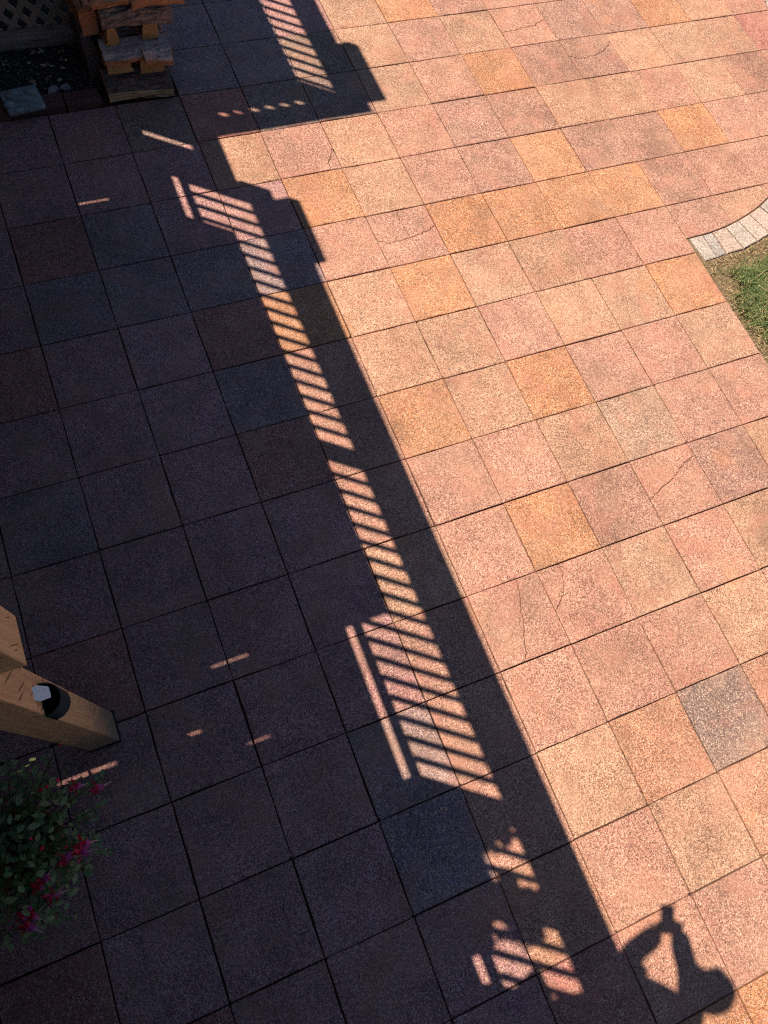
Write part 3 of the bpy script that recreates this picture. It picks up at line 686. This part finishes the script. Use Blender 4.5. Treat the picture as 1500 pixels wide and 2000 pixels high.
sleeper = MB(); prof = []
pts = []
for k in range(15):
    x = -3.6 + k * (1.27 / 14)
    pts.append((x, 2.975 + .006 * math.sin(k * 1.3), .02 + .006 * math.sin(k * 2.1)))
mbb = MB(); mbb.box((-.635, -.052, -.05), (.635, .052, .05), 0, .018)
o = mbb.build('timber_sleeper', M_SLEEPER, None, True); o.location = (-2.965, 2.985, .028)
tag(o, 'weathered timber sleeper lying along the foot of the lattice', 'timber')
lat = empty('lattice_panel', (-2.9, 3.06, .05), 'brown wooden diagonal lattice panel behind the soil bed', 'lattice')
XL0, XL1, ZL0, ZL1 = -3.62, -2.35, .06, 1.2
def lath(c0, s, yoff):
    # strip along direction (1, s)/sqrt2 in the x-z plane, clipped to the panel
    d = Vector((1, s)).normalized(); nn = Vector((-d.y, d.x)) * .019
    p = Vector((c0, ZL0)); poly = [tuple(p - d * 4 - nn), tuple(p + d * 4 - nn), tuple(p + d * 4 + nn), tuple(p - d * 4 + nn)]
    bx = [(XL0, ZL0), (XL1, ZL0), (XL1, ZL1), (XL0, ZL1)]
    for a, b in zip(bx, bx[1:] + bx[:1]):
        poly = clip(poly, a, b)
        if len(poly) < 3: return
    n_ = len(poly); v = [(x, yoff - .005, z) for x, z in poly] + [(x, yoff + .005, z) for x, z in poly]
    f = [tuple(range(n_)), tuple(range(2 * n_ - 1, n_ - 1, -1))] + [(k, k + n_, (k + 1) % n_ + n_, (k + 1) % n_) for k in range(n_)]
    # lay the mesh along its own length so that the grain follows it
    c = Vector((sum(q[0] for q in poly) / n_, yoff, sum(q[1] for q in poly) / n_)); ang = math.atan2(d.y, d.x)
    rm = Matrix.Rotation(ang, 3, 'Y')
    mb = MB(); mb.add([tuple(rm @ (Vector(q) - c)) for q in v], f)
    o = link('lath', mb.mesh('lath', M_LATH), lat, c - lat.location); o.rotation_euler = (0, -ang, 0)
st = .088 * math.sqrt(2)
k = XL0 - 1.3
while k < XL1 + 1.3:
    lath(k, 1.25, 3.055); lath(k + .05, -1.05, 3.066); k += st
mb = MB(); mb.box((XL0, 3.045, ZL1), (XL1, 3.08, ZL1 + .05)); mb.build('lattice_rail', M_LATH, lat, origin=lat.location).location = (0, 0, 0)

# added unseen hedge shapes that cut low sky light and deepen the shade
def hedge(name, x0, y0, x1, y1, h, label):
    o = MB(); nx = max(2, int(abs(x1 - x0) / .16)); ny = max(2, int(abs(y1 - y0) / .16)); nz = int(h / .16); v = {}; V_ = []; F = []
    def P(i, j, k):
        if (i, j, k) not in v:
            p = Vector((x0 + (x1 - x0) * i / nx, y0 + (y1 - y0) * j / ny, -.11 + h * k / nz)); q = p + Vector([.22 * noise.noise(p * 2.1 + Vector((c, 0, 0))) + .12 * noise.noise(p * 7 + Vector((0, c, 0))) for c in (0, 31, 57)])
            q.z = max(q.z, -.11) if k else -.13; v[(i, j, k)] = len(V_); V_.append(tuple(q))
        return v[(i, j, k)]
    for k in range(nz):
        for j in range(ny): F.append((P(0, j + 1, k), P(0, j, k), P(0, j, k + 1), P(0, j + 1, k + 1))); F.append((P(nx, j, k), P(nx, j + 1, k), P(nx, j + 1, k + 1), P(nx, j, k + 1)))
        for i in range(nx): F.append((P(i, 0, k), P(i + 1, 0, k), P(i + 1, 0, k + 1), P(i, 0, k + 1))); F.append((P(i + 1, ny, k), P(i, ny, k), P(i, ny, k + 1), P(i + 1, ny, k + 1)))
    for i in range(nx):
        for j in range(ny): F.append((P(i, j, nz), P(i + 1, j, nz), P(i + 1, j + 1, nz), P(i, j + 1, nz)))
    o.add(V_, F); tag(o.build(name, M_SKYBLOCK), label, 'hedge')
hedge('sky_block_hedge', 7.0, -11, 8.4, 13, 3.6, 'added unseen hedge shape blocking sky light opposite the deck')
hedge('sky_block_hedge', -6.2, 11.5, 7.0, 12.7, 2.4, 'added unseen hedge shape blocking sky light beyond the wood pile')
hedge('sky_block_hedge', -6.2, -12.5, 7.0, -11.3, 3.2, 'added unseen hedge shape blocking sky light at the photographer end')

# ------------------------------------------------------------------ firewood
def log(name, label, c, length, prof, mats, axis='x', rot=0.0, wob=.006, roll=0.0):
    """split log: prof = [(a, b, material index of the face that follows)], extruded along its own x axis; ends use material 2"""
    ns = 19; seed = R.uniform(0, 99); P = []
    for i, (a, b, mi) in enumerate(prof):                     # subdivide the outline
        a2, b2, _ = prof[(i + 1) % len(prof)]
        for t in (0, .2, .4, .6, .8): P.append((a + (a2 - a) * t, b + (b2 - b) * t, mi))
    mb = MB(); v = []; n_ = len(P)
    for s in range(ns):
        x = -length / 2 + length * s / (ns - 1); bend = .012 * math.sin(s / (ns - 1) * 3.0 + seed)
        for a, b, mi in P:
            w_ = wob * (1.6 if mi == 0 else 1.0) * 2 * (noise.noise(Vector((x * 9, a * 18, b * 18 + seed))) + .7 * noise.noise(Vector((x * 11, a * 70, b * 70 + seed))) + .35 * noise.noise(Vector((x * 50, a * 90, b * 90 + seed))))
            r_ = math.hypot(a, b) + 1e-6; k = 1 + w_ / r_
            xx = x + (R.uniform(-.004, .004) if s in (0, ns - 1) else 0)
            v.append((xx, a * k + bend * .4, b * k + bend))
    f = []; ms = []
    for s in range(ns - 1):
        for k in range(n_):
            q = (k + 1) % n_; f.append((s * n_ + k, (s + 1) * n_ + k, (s + 1) * n_ + q, s * n_ + q)); ms.append(P[k][2])
    f.append(tuple(range(n_))); f.append(tuple((ns - 1) * n_ + k for k in range(n_))[::-1]); ms += [2, 2]
    mb.v = v; mb.f = f; mb.m = ms
    me = mb.mesh(name, mats); bm = bmesh.new(); bm.from_mesh(me); bmesh.ops.recalc_face_normals(bm, faces=bm.faces[:]); bm.to_mesh(me); bm.free()
    o = link(name, me); o.location = c
    o.rotation_euler = (roll, 0, rot + (math.pi / 2 if axis == 'y' else 0))
    return tag(o, label, 'log', 'split firewood logs stacked crosswise')
BK, BD = [M_BARK, M_CUT, M_END], [M_BARKD, M_CUTY, M_END]
GW = [M_GREYW, M_CUT, M_END]
# layer 0
log('firewood_log', 'bottom front split log with dark bark top and pale yellow cut face', (-2.083, 2.375, 0), .452, [(-.075, .002, 1), (-.075, .055, 0), (-.03, .105, 0), (.05, .128, 0), (.095, .11, 1), (.10, .002, 1)], BD, 'x', .0)
log('firewood_log', 'bottom back split log hidden behind the dark bark log', (-2.09, 2.70, 0), .44, [(-.08, .002, 1), (-.085, .07, 0), (-.02, .12, 0), (.06, .12, 0), (.09, .002, 1)], BK, 'x', .02)
# layer 1: butt ends towards the patio
log('firewood_log', 'lower left short log showing its wide orange butt end', (-2.19, 2.60, .128), .43, [(-.085, 0, 1), (-.082, .10, 1), (-.045, .126, 0), (.03, .125, 1), (.082, .085, 1), (.088, 0, 0)], BK, 'y', .03)
log('firewood_log', 'lower right short log with wide butt end and pale splinter', (-1.965, 2.60, .128), .43, [(-.085, 0, 1), (-.08, .095, 0), (.0, .118, 0), (.075, .10, 1), (.088, .0, 1)], BK, 'y', -.02)
# layer 2
log('firewood_log', 'middle grey split log with notched orange lower edge', (-2.055, 2.425, .245), .455, [(-.085, .002, 1), (-.088, .03, 0), (-.06, .052, 0), (.04, .058, 0), (.085, .045, 0), (.09, .002, 1)], GW, 'x', .0)
log('firewood_log', 'right end block of the notched grey log', (-1.93, 2.345, .215), .19, [(-.045, .004, 1), (-.05, .04, 0), (-.02, .075, 0), (.05, .07, 0), (.05, .0, 1)], GW, 'x', .06)
log('firewood_log', 'grey log seen in shadow through the upper gap', (-2.05, 2.66, .25), .44, [(-.07, 0, 0), (-.075, .07, 0), (0, .12, 0), (.07, .09, 0), (.08, 0, 1)], BK, 'x', 0)
# layer 3
log('firewood_log', 'upper left short log with narrow wedge shaped yellow end', (-2.205, 2.66, .302), .45, [(-.052, 0, 1), (-.035, .06, 1), (-.018, .125, 0), (.018, .125, 1), (.04, .06, 1), (.050, .0, 0)], [M_BARKD, M_CUT, M_END], 'y', .05)
log('firewood_log', 'upper right short log with squarish yellow end', (-1.93, 2.67, .302), .45, [(-.056, 0, 1), (-.044, .10, 1), (.04, .105, 0), (.056, .0, 1)], [M_BARKD, M_CUT, M_END], 'y', -.04)
# layer 4
log('firewood_log', 'thick grey barked log lying across near the top', (-2.02, 2.43, .425), .455, [(-.05, .0, 0), (-.085, .045, 0), (-.075, .10, 0), (-.03, .135, 0), (.06, .13, 1), (.08, .03, 1), (.02, .01, 0)], BK, 'x', .0)
log('firewood_log', 'top back log behind the thick barked log', (-2.03, 2.72, .43), .45, [(-.08, 0, 0), (-.07, .1, 0), (.05, .12, 0), (.08, .0, 1)], BK, 'x', .0)
# layer 5
log('firewood_log', 'left orange split log at the cut off top of the stack', (-2.13, 2.43, .575), .30, [(-.10, .01, 1), (-.11, .04, 1), (-.04, .11, 1), (.09, .10, 0), (.10, 0, 0)], [M_BARKD, M_CUT, M_CUT], 'x', -.10, .008)
log('firewood_log', 'right orange split log at the cut off top of the stack', (-1.885, 2.42, .565), .34, [(-.10, .0, 1), (-.105, .05, 1), (-.03, .10, 1), (.09, .09, 0), (.10, .0, 0)], [M_BARKD, M_CUT, M_CUT], 'x', .07, .008)
# left column leaning outward, reddish split sides
log('firewood_log', 'reddish split log on the dark left flank of the stack', (-2.335, 2.74, .33), .46, [(-.05, 0, 1), (-.06, .12, 1), (.0, .19, 1), (.05, .15, 1), (.05, 0, 0)], [M_BARKD, M_CUT, M_CUT], 'y', .08, .006)
log('firewood_log', 'lowest dark log on the left flank of the stack', (-2.34, 2.77, .0), .46, [(-.05, 0, 0), (-.06, .16, 0), (.0, .33, 0), (.05, .33, 0), (.05, 0, 0)], [M_BARKD, M_BARKD, M_BARKD], 'y', .02, .006)

# ------------------------------------------------------------------ potted fuchsia at the left
fu = empty('potted_fuchsia', (-3.80, -2.24, 0), 'bushy fuchsia with small green leaves and red magenta flowers at the lower left', 'plant')
mb = MB(); seg = 24; prof = [(.11, .002), (.15, .25), (.165, .25), (.165, .29), (.145, .29), (.14, .22), (0.001, .22)]
for (r1, z1), (r2, z2) in zip(prof, prof[1:]):
    v = [(r_ * math.cos(6.2832 * k / seg), r_ * math.sin(6.2832 * k / seg), z_) for (r_, z_) in ((r1, z1), (r2, z2)) for k in range(seg)]
    mb.add(v, [(k, (k + 1) % seg, seg + (k + 1) % seg, seg + k) for k in range(seg)])
mb.build('pot', M_TERRA, fu, True)
def leaf_mesh(l, wd, mat_, curl=.15):
    mb = MB(); pr = [(0, .0), (.18, .62), (.42, 1.0), (.68, .78), (.88, .36), (1, 0)]
    v = []
    for t, q in pr: v += [(t * l, -q * wd / 2, .10 * wd * q - curl * l * t * t), (t * l, 0, -curl * l * t * t), (t * l, q * wd / 2, .10 * wd * q - curl * l * t * t)]
    f = []
    for k in range(len(pr) - 1):
        a = k * 3; f += [(a, a + 3, a + 4, a + 1), (a + 1, a + 4, a + 5, a + 2)]
    mb.add(v, f); return mb
LM = [leaf_mesh(l, w_, M_LEAF, c_).mesh('leaf', M_LEAF, True) for l, w_, c_ in ((.040, .024, .15), (.034, .021, .3), (.046, .026, .1), (.030, .019, .25))]
def orient(n, az):
    n = n.normalized(); u = Vector((math.cos(az), math.sin(az), -.25)); u = (u - n * u.dot(n)).normalized(); return Matrix((u, n.cross(u), n)).transposed()
FC = Vector((0, 0, .36)); FR = Vector((.30, .335, .26))
def shell(lo, hi):
    while True:
        d = Vector((R.gauss(0, 1), R.gauss(0, 1), R.gauss(0, 1))).normalized()
        if d.z < -.45: continue
        k = R.uniform(lo, hi) * (1 + .22 * noise.noise(d * 2.3 + Vector((3, 1, 7))))
        return d, FC + Vector((d.x * FR.x, d.y * FR.y, d.z * FR.z)) * k
n_leaf = 0
def put_leaf(p, nrm, az=None, sc_=1.0):
    global n_leaf
    o = link('leaf', R.choice(LM), fu); a = R.uniform(0, 6.28) if az is None else az
    mm = orient(nrm, a).to_4x4() @ Matrix.Scale(sc_, 4); mm.translation = p; o.matrix_local = mm; n_leaf += 1
for _ in range(226):
    while True:
        d, p = shell(.72, 1.12)
        if d.x > -.35: break
    az = math.atan2(d.y, d.x) + R.gauss(0, .8)
    put_leaf(p, d * .8 + Vector((.35 + R.gauss(0, .35), R.gauss(0, .35), .9)), az, R.uniform(.8, 1.15))
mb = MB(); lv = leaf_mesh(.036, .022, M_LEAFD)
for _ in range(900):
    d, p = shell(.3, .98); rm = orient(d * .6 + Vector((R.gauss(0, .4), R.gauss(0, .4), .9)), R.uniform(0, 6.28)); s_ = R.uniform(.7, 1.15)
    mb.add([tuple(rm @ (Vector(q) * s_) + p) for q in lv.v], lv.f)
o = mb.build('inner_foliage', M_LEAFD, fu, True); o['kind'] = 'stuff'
mb = MB()
W2 = lambda x, y, z: Vector((x, y, z)) - fu.location
sprigs = [(-3.48, -1.93, .60), (-3.39, -2.10, .42), (-3.40, -2.21, .40), (-3.45, -2.24, .42), (-3.48, -2.34, .40), (-3.44, -2.39, .38), (-3.54, -2.43, .36), (-3.78, -2.60, .36), (-3.68, -2.56, .38), (-3.60, -2.02, .55), (-3.70, -1.93, .5)]
for s_ in sprigs:
    e = W2(*s_); b0 = Vector((e.x * .25, e.y * .25, .32)); md = (b0 + e) / 2 + Vector((0, 0, .12))
    P = [b0.lerp(md, t).lerp(md.lerp(e, t), t) for t in (0, .2, .4, .6, .8, 1)]
    mb.tube(P, [.004, .0035, .003, .0025, .002, .0013], 5)
    for t in (.72, .84, .93, 1.0):
        p = b0.lerp(md, t).lerp(md.lerp(e, t), t); dr = (e - md)
        for sg in (-1, 1):
            if R.random() < .8: put_leaf(p, Vector((R.gauss(0, .3), R.gauss(0, .3), 1)), math.atan2(dr.y, dr.x) + sg * R.uniform(.5, 1.3), R.uniform(.55, .95))
for _ in range(26):
    d, p = shell(.95, 1.02); mb.tube([FC * .8, FC + (p - FC) * .5 + Vector((0, 0, .04)), p], [.004, .003, .0015], 5)
mb.build('stems', M_STEM, fu, True)
# flowers
def flower_meshes():
    a = MB(); a.tube([(0, 0, 0), (0, 0, -.012), (0, 0, -.018)], [.003, .0045, .005], 7)
    for k in range(4):
        az = k * math.pi / 2 + .3; dx, dy = math.cos(az), math.sin(az); qx, qy = -dy, dx; v = []
        for t, wd in ((0, .3), (.35, 1), (.7, .8), (1, .05)):
            rr = .004 + .022 * t; zz = -.017 - .006 * math.sin(t * 2.2) + .010 * t * t; h = .006 * wd
            v += [(dx * rr - qx * h, dy * rr - qy * h, zz), (dx * rr + qx * h, dy * rr + qy * h, zz)]
        a.add(v, [(0, 1, 3, 2), (2, 3, 5, 4), (4, 5, 7, 6)])
    c = MB(); 
    prof = [(.004, -.017), (.0085, -.024), (.010, -.032), (.0085, -.036)]
    for (r1, z1), (r2, z2) in zip(prof, prof[1:]):
        v = [(r_ * math.cos(.785 * k), r_ * math.sin(.785 * k), z_) for r_, z_ in ((r1, z1), (r2, z2)) for k in range(8)]
        c.add(v, [(k, (k + 1) % 8, 8 + (k + 1) % 8, 8 + k) for k in range(8)])
    s = MB()
    for k in range(4): s.tube([(0, 0, -.02), (.003 * math.cos(k * 1.6), .003 * math.sin(k * 1.6), -.045 - .006 * (k % 2))], .0007, 4)
    s.tube([(0, 0, -.02), (.001, .002, -.062)], .0009, 4)
    return a.mesh('flower', M_PETAL, True), c.mesh('corolla', M_COROLLA, True), s.mesh('stamens', M_STAMEN, True)
FM, CM, SM = flower_meshes()
bud = MB(); 
for (r1, z1), (r2, z2) in zip([(.001, 0), (.005, -.006), (.0075, -.016), (.005, -.024)], [(.005, -.006), (.0075, -.016), (.005, -.024), (.0006, -.03)]):
    v = [(r_ * math.cos(.9 * k), r_ * math.sin(.9 * k), z_) for r_, z_ in ((r1, z1), (r2, z2)) for k in range(7)]
    bud.add(v, [(k, (k + 1) % 7, 7 + (k + 1) % 7, 7 + k) for k in range(7)])
BM = bud.mesh('flower_bud', M_PETAL, True)
def put_flower(x, y, z, tilt, az, sc_=1.0, kind='flower'):
    o = link('flower' if kind == 'flower' else 'flower_bud', FM if kind == 'flower' else BM, fu)
    mm = (Matrix.Rotation(az, 4, 'Z') @ Matrix.Rotation(tilt, 4, 'Y')) @ Matrix.Scale(sc_, 4); mm.translation = W2(x, y, z); o.matrix_local = mm
    if kind == 'flower':
        link('corolla', CM, o); link('stamens', SM, o)
for p in [(-3.44, -2.14, .47), (-3.50, -2.10, .52), (-3.545, -2.35, .52), (-3.535, -2.325, .52), (-3.61, -2.37, .52), (-3.715, -2.40, .52), (-3.70, -2.425, .52), (-3.685, -2.48, .48), (-3.695, -2.455, .49), (-3.80, -2.475, .48), (-3.775, -2.485, .48), (-3.80, -2.515, .45), (-3.82, -2.53, .45), (-3.785, -2.505, .46)]:
    put_flower(*p, -R.uniform(.5, 1.7), R.uniform(-1.2, .8), R.uniform(1.35, 1.85))
for p in [(-3.53, -2.06, .57), (-3.57, -2.065, .57), (-3.58, -2.08, .58), (-3.62, -2.28, .60), (-3.66, -2.24, .6), (-3.84, -2.52, .46), (-3.77, -2.17, .64), (-3.475, -1.935, .60), (-3.555, -2.315, .55)]:
    put_flower(*p, R.uniform(-.9, .9), R.uniform(0, 6.28), R.uniform(.8, 1.2), 'bud')
print('fuchsia leaves', n_leaf)

# ------------------------------------------------------------------ leafy pot plant on the deck behind the rail
sp = empty('deck_pot_plant', (-3.43, -2.06, ZD), 'leafy pot plant standing on the deck beside the photographer', 'plant')
mb = MB(); mb.box((-.14, -.41, .002), (.14, .31, .47), 0, .012); mb.build('pot', M_TERRA, sp)
mb = MB(); lv = leaf_mesh(.08, .05, M_LEAF)
for _ in range(3000):
    d = Vector((R.gauss(0, 1), R.gauss(0, 1), R.gauss(0, 1))).normalized(); k = R.uniform(.25, 1) ** .5
    p = Vector((d.x * .12, d.y * .27, .62 + d.z * .42)) * 1.0 if False else Vector((d.x * .14 * k, .06 + d.y * .31 * k, .95 + d.z * .55 * k))
    gx, gy = p.x + sp.location.x + SX * (p.z + ZD), p.y + sp.location.y + SY * (p.z + ZD)
    if any(((gx - a) / rx) ** 2 + ((gy - b) / ry) ** 2 < 1 for a, b, rx, ry in ((-1.735, -3.15, .17, .095), (-1.66, -3.28, .095, .08), (-1.66, -3.49, .075, .05), (-1.92, -3.41, .07, .045), (-2.09, -3.40, .07, .09))): continue
    if gy < -3.535: continue
    rm = orient(d + Vector((0, 0, .6)), R.uniform(0, 6.28)); s_ = R.uniform(.6, 1.0)
    mb.add([tuple(rm @ (Vector(q) * s_) + p) for q in lv.v], lv.f)
o = mb.build('foliage', M_LEAF, sp, True); o['kind'] = 'stuff'
mb = MB(); mb.tube([(0, 0, .22), (.02, 0, .5), (0, -.03, .9)], [.012, .01, .004], 6); mb.tube([(0, 0, .3), (.08, .12, .6), (.12, .30, .80), (.14, .42, .93)], [.008, .006, .006, .004], 6)
mb.build('stems', M_STEM, sp, True)

# ------------------------------------------------------------------ the photographer leaning over the rail
def skin(name, verts, edges, mat_, sub=2, root=0):
    me = bpy.data.meshes.new(name); me.from_pydata([v[:3] for v in verts], edges, [])
    o = bpy.data.objects.new(name, me); C.objects.link(o)
    md = o.modifiers.new('skin', 'SKIN'); md.use_smooth_shade = True
    for k, v in enumerate(verts):
        r_ = v[3]; me.skin_vertices[0].data[k].radius = r_ if hasattr(r_, '__len__') else (r_, r_)
    me.skin_vertices[0].data[root].use_root = True
    s = o.modifiers.new('sub', 'SUBSURF'); s.levels = s.render_levels = sub
    dg = bpy.context.evaluated_depsgraph_get(); m2 = bpy.data.meshes.new_from_object(o.evaluated_get(dg)); bpy.data.objects.remove(o)
    m2.name = name; m2.materials.clear(); m2.materials.append(mat_)
    for p in m2.polygons: p.use_smooth = True
    return link(name, m2)
PH = CAM + DOWN * .05 + RIGHT * .012 - FWD * .012               # the phone, its lens at the camera's place
gl = PH + DOWN * .025 - RIGHT * .044 - FWD * .012
gr = PH + DOWN * .025 + RIGHT * .046 - FWD * .012
V = [(-3.42, -2.737, 3.32, (.15, .14)), (-3.34, -2.728, 3.48, (.135, .11)), (-3.21, -2.72, 3.64, (.14, .11)), (-3.08, -2.70, 3.745, (.10, .08)), (-3.00, -2.70, 3.80, .052), (-2.93, -2.698, 3.845, .055),
     # head
     (-2.905, -2.69, 3.885, .086), (-2.875, -2.68, 3.925, .10), (-2.855, -2.68, 3.965, .082),
     # left arm: shoulder, elbow on the cap, wrist
     (-3.14, -2.575, 3.715, .062), (-3.06, -2.545, 3.60, .046), (-2.985, -2.530, 3.515, .044), (-2.89, -2.52, 3.525, .042), (gl.x - .010, gl.y - .012, gl.z, .040),
     # right arm
     (-2.95, -2.83, 3.705, .062), (-2.87, -2.76, 3.66, .046), (-2.79, -2.675, 3.615, .044), (-2.765, -2.60, 3.58, .042), (gr.x + .0, gr.y - .012, gr.z + .004, .040),
     # legs
     (-3.44, -2.67, 3.20, .09), (-3.43, -2.665, 2.88, .066), (-3.47, -2.665, 2.52, .042), (-3.36, -2.66, 2.445, .036),
     (-3.44, -2.84, 3.20, .09), (-3.44, -2.86, 2.88, .062), (-3.50, -2.87, 2.52, .042), (-3.39, -2.875, 2.445, .036)]
V = [(*q[:3], tuple(x * (1.3 if 9 <= k <= 18 else 1.0) for x in q[3]) if hasattr(q[3], '__len__') else q[3] * (1.3 if 9 <= k <= 18 else 1.0)) for k, q in enumerate(V)]
E_ = [(0, 1), (1, 2), (2, 3), (3, 4), (4, 5), (5, 6), (6, 7), (7, 8), (3, 9), (9, 10), (10, 11), (11, 12), (12, 13), (3, 14), (14, 15), (15, 16), (16, 17), (17, 18), (0, 19), (19, 20), (20, 21), (21, 22), (0, 23), (23, 24), (24, 25), (25, 26)]
person = skin('person', V, E_, M_SKIN, 2)
tag(person, 'person leaning over the deck rail holding up a phone', 'person')
def wear(name, idx, grow, mat_, root=0):
    mp = {q: k for k, q in enumerate(idx)}; vv = []
    for q in idx:
        r_ = V[q][3]; r_ = (r_[0] + grow, r_[1] + grow) if hasattr(r_, '__len__') else r_ + grow; vv.append((*V[q][:3], r_))
    o = skin(name, vv, [(mp[a], mp[b]) for a, b in E_ if a in mp and b in mp], mat_, 1, root); o.parent = person; return o
wear('shirt', [0, 1, 2, 3, 9, 10, 14, 15], .034, M_SHIRT)
wear('trousers', [0, 19, 20, 21, 23, 24, 25], .022, M_TROUSER)
for a, b in ((21, 22), (25, 26)):
    A, B = Vector(V[a][:3]), Vector(V[b][:3]); o = skin('shoe', [(A.x, A.y, 2.455, .05), ((A.x + B.x) / 2, A.y, 2.45, .048), (B.x + .05, B.y, 2.442, .04)], [(0, 1), (1, 2)], M_SHOE, 1); o.parent = person
hair = blob('hair', M_HAIR, person, (-2.885, -2.68, 3.965), (.110, .102, .088), .1, 3, .18)
blob('nose', M_SKIN, person, (-2.785, -2.675, 3.915), (.018, .012, .022), 0, 2, 0)
for s_ in (-1, 1): blob('ear', M_SKIN, person, (-2.88, -2.68 + s_ * .098, 3.92), (.02, .010, .03), 0, 2, 0)
for s_ in (-1, 1): blob('eye', M_WHITEP, person, (-2.79, -2.678 + s_ * .032, 3.938), (.011, .013, .010), 0, 2, 0)
# hands: five curled fingers each, rooted in the palm
for base, side in ((gl, -1), (gr, 1)):
    wrist = Vector(V[13][:3]) if side < 0 else Vector(V[18][:3])
    pv = [(*wrist, .034), (*((wrist + base) / 2), .048), (*base, .046)]; pe = [(0, 1), (1, 2)]
    for k in range(4):
        f0 = base - DOWN * (.012 - .016 * k) ; l_ = (.9, 1.0, .95, .75)[k]
        a = f0 + RIGHT * side * .006 - FWD * .004; b = f0 + RIGHT * side * .004 + FWD * .016 * l_; c_ = b - RIGHT * side * .020 * l_ + FWD * .002
        n0 = len(pv); pv += [(*a, .0095), (*b, .0085), (*c_, .007)]; pe += [(2, n0), (n0, n0 + 1), (n0 + 1, n0 + 2)]
    th = base - DOWN * .01 - RIGHT * side * .012 - FWD * .008; n0 = len(pv)
    pv += [(*th, .011), (*(th - RIGHT * side * .02 - DOWN * .018), .0085)]; pe += [(1, n0), (n0, n0 + 1)]
    o = skin('hand', pv, pe, M_SKIN, 1); o.parent = person
mb = MB(); mb.box((-.036, -.074, -.004), (.036, .074, .004), 0, .003); ph = link('smartphone', mb.mesh('smartphone', M_BLACK))
mt = Matrix((RIGHT, -DOWN, -FWD)).transposed().to_4x4(); mt.translation = PH; ph.matrix_world = mt
tag(ph, 'dark smartphone held out over the deck rail', 'phone')

# ------------------------------------------------------------------ crumbs on the paving
mb = MB()
for _ in range(2200):
    k = R.random()
    if k < .88:
        x, y = R.uniform(-4.2, 1.3), R.uniform(-4, 3.2)
        if R.random() < .5: x = round(x / S) * S + R.gauss(0, .004)
        else: y = round(y / S) * S + R.gauss(0, .004)
        if y > 2.25 and x < -1.8: continue
        pebble(mb, x, y, -.001, R.uniform(.0012, .0042), 0 if R.random() < .45 else 2)
    else:
        x, y = R.uniform(-3.6, -.6), R.uniform(-4.0, 1.5); pebble(mb, x, y, .004, R.uniform(.0012, .0024), 1)
tag(mb.build('grit', [M_SOIL, M_STRAW, M_LAWNSOIL], None), 'crumbs of dirt and pale grit on the paving', None, None, 'stuff')
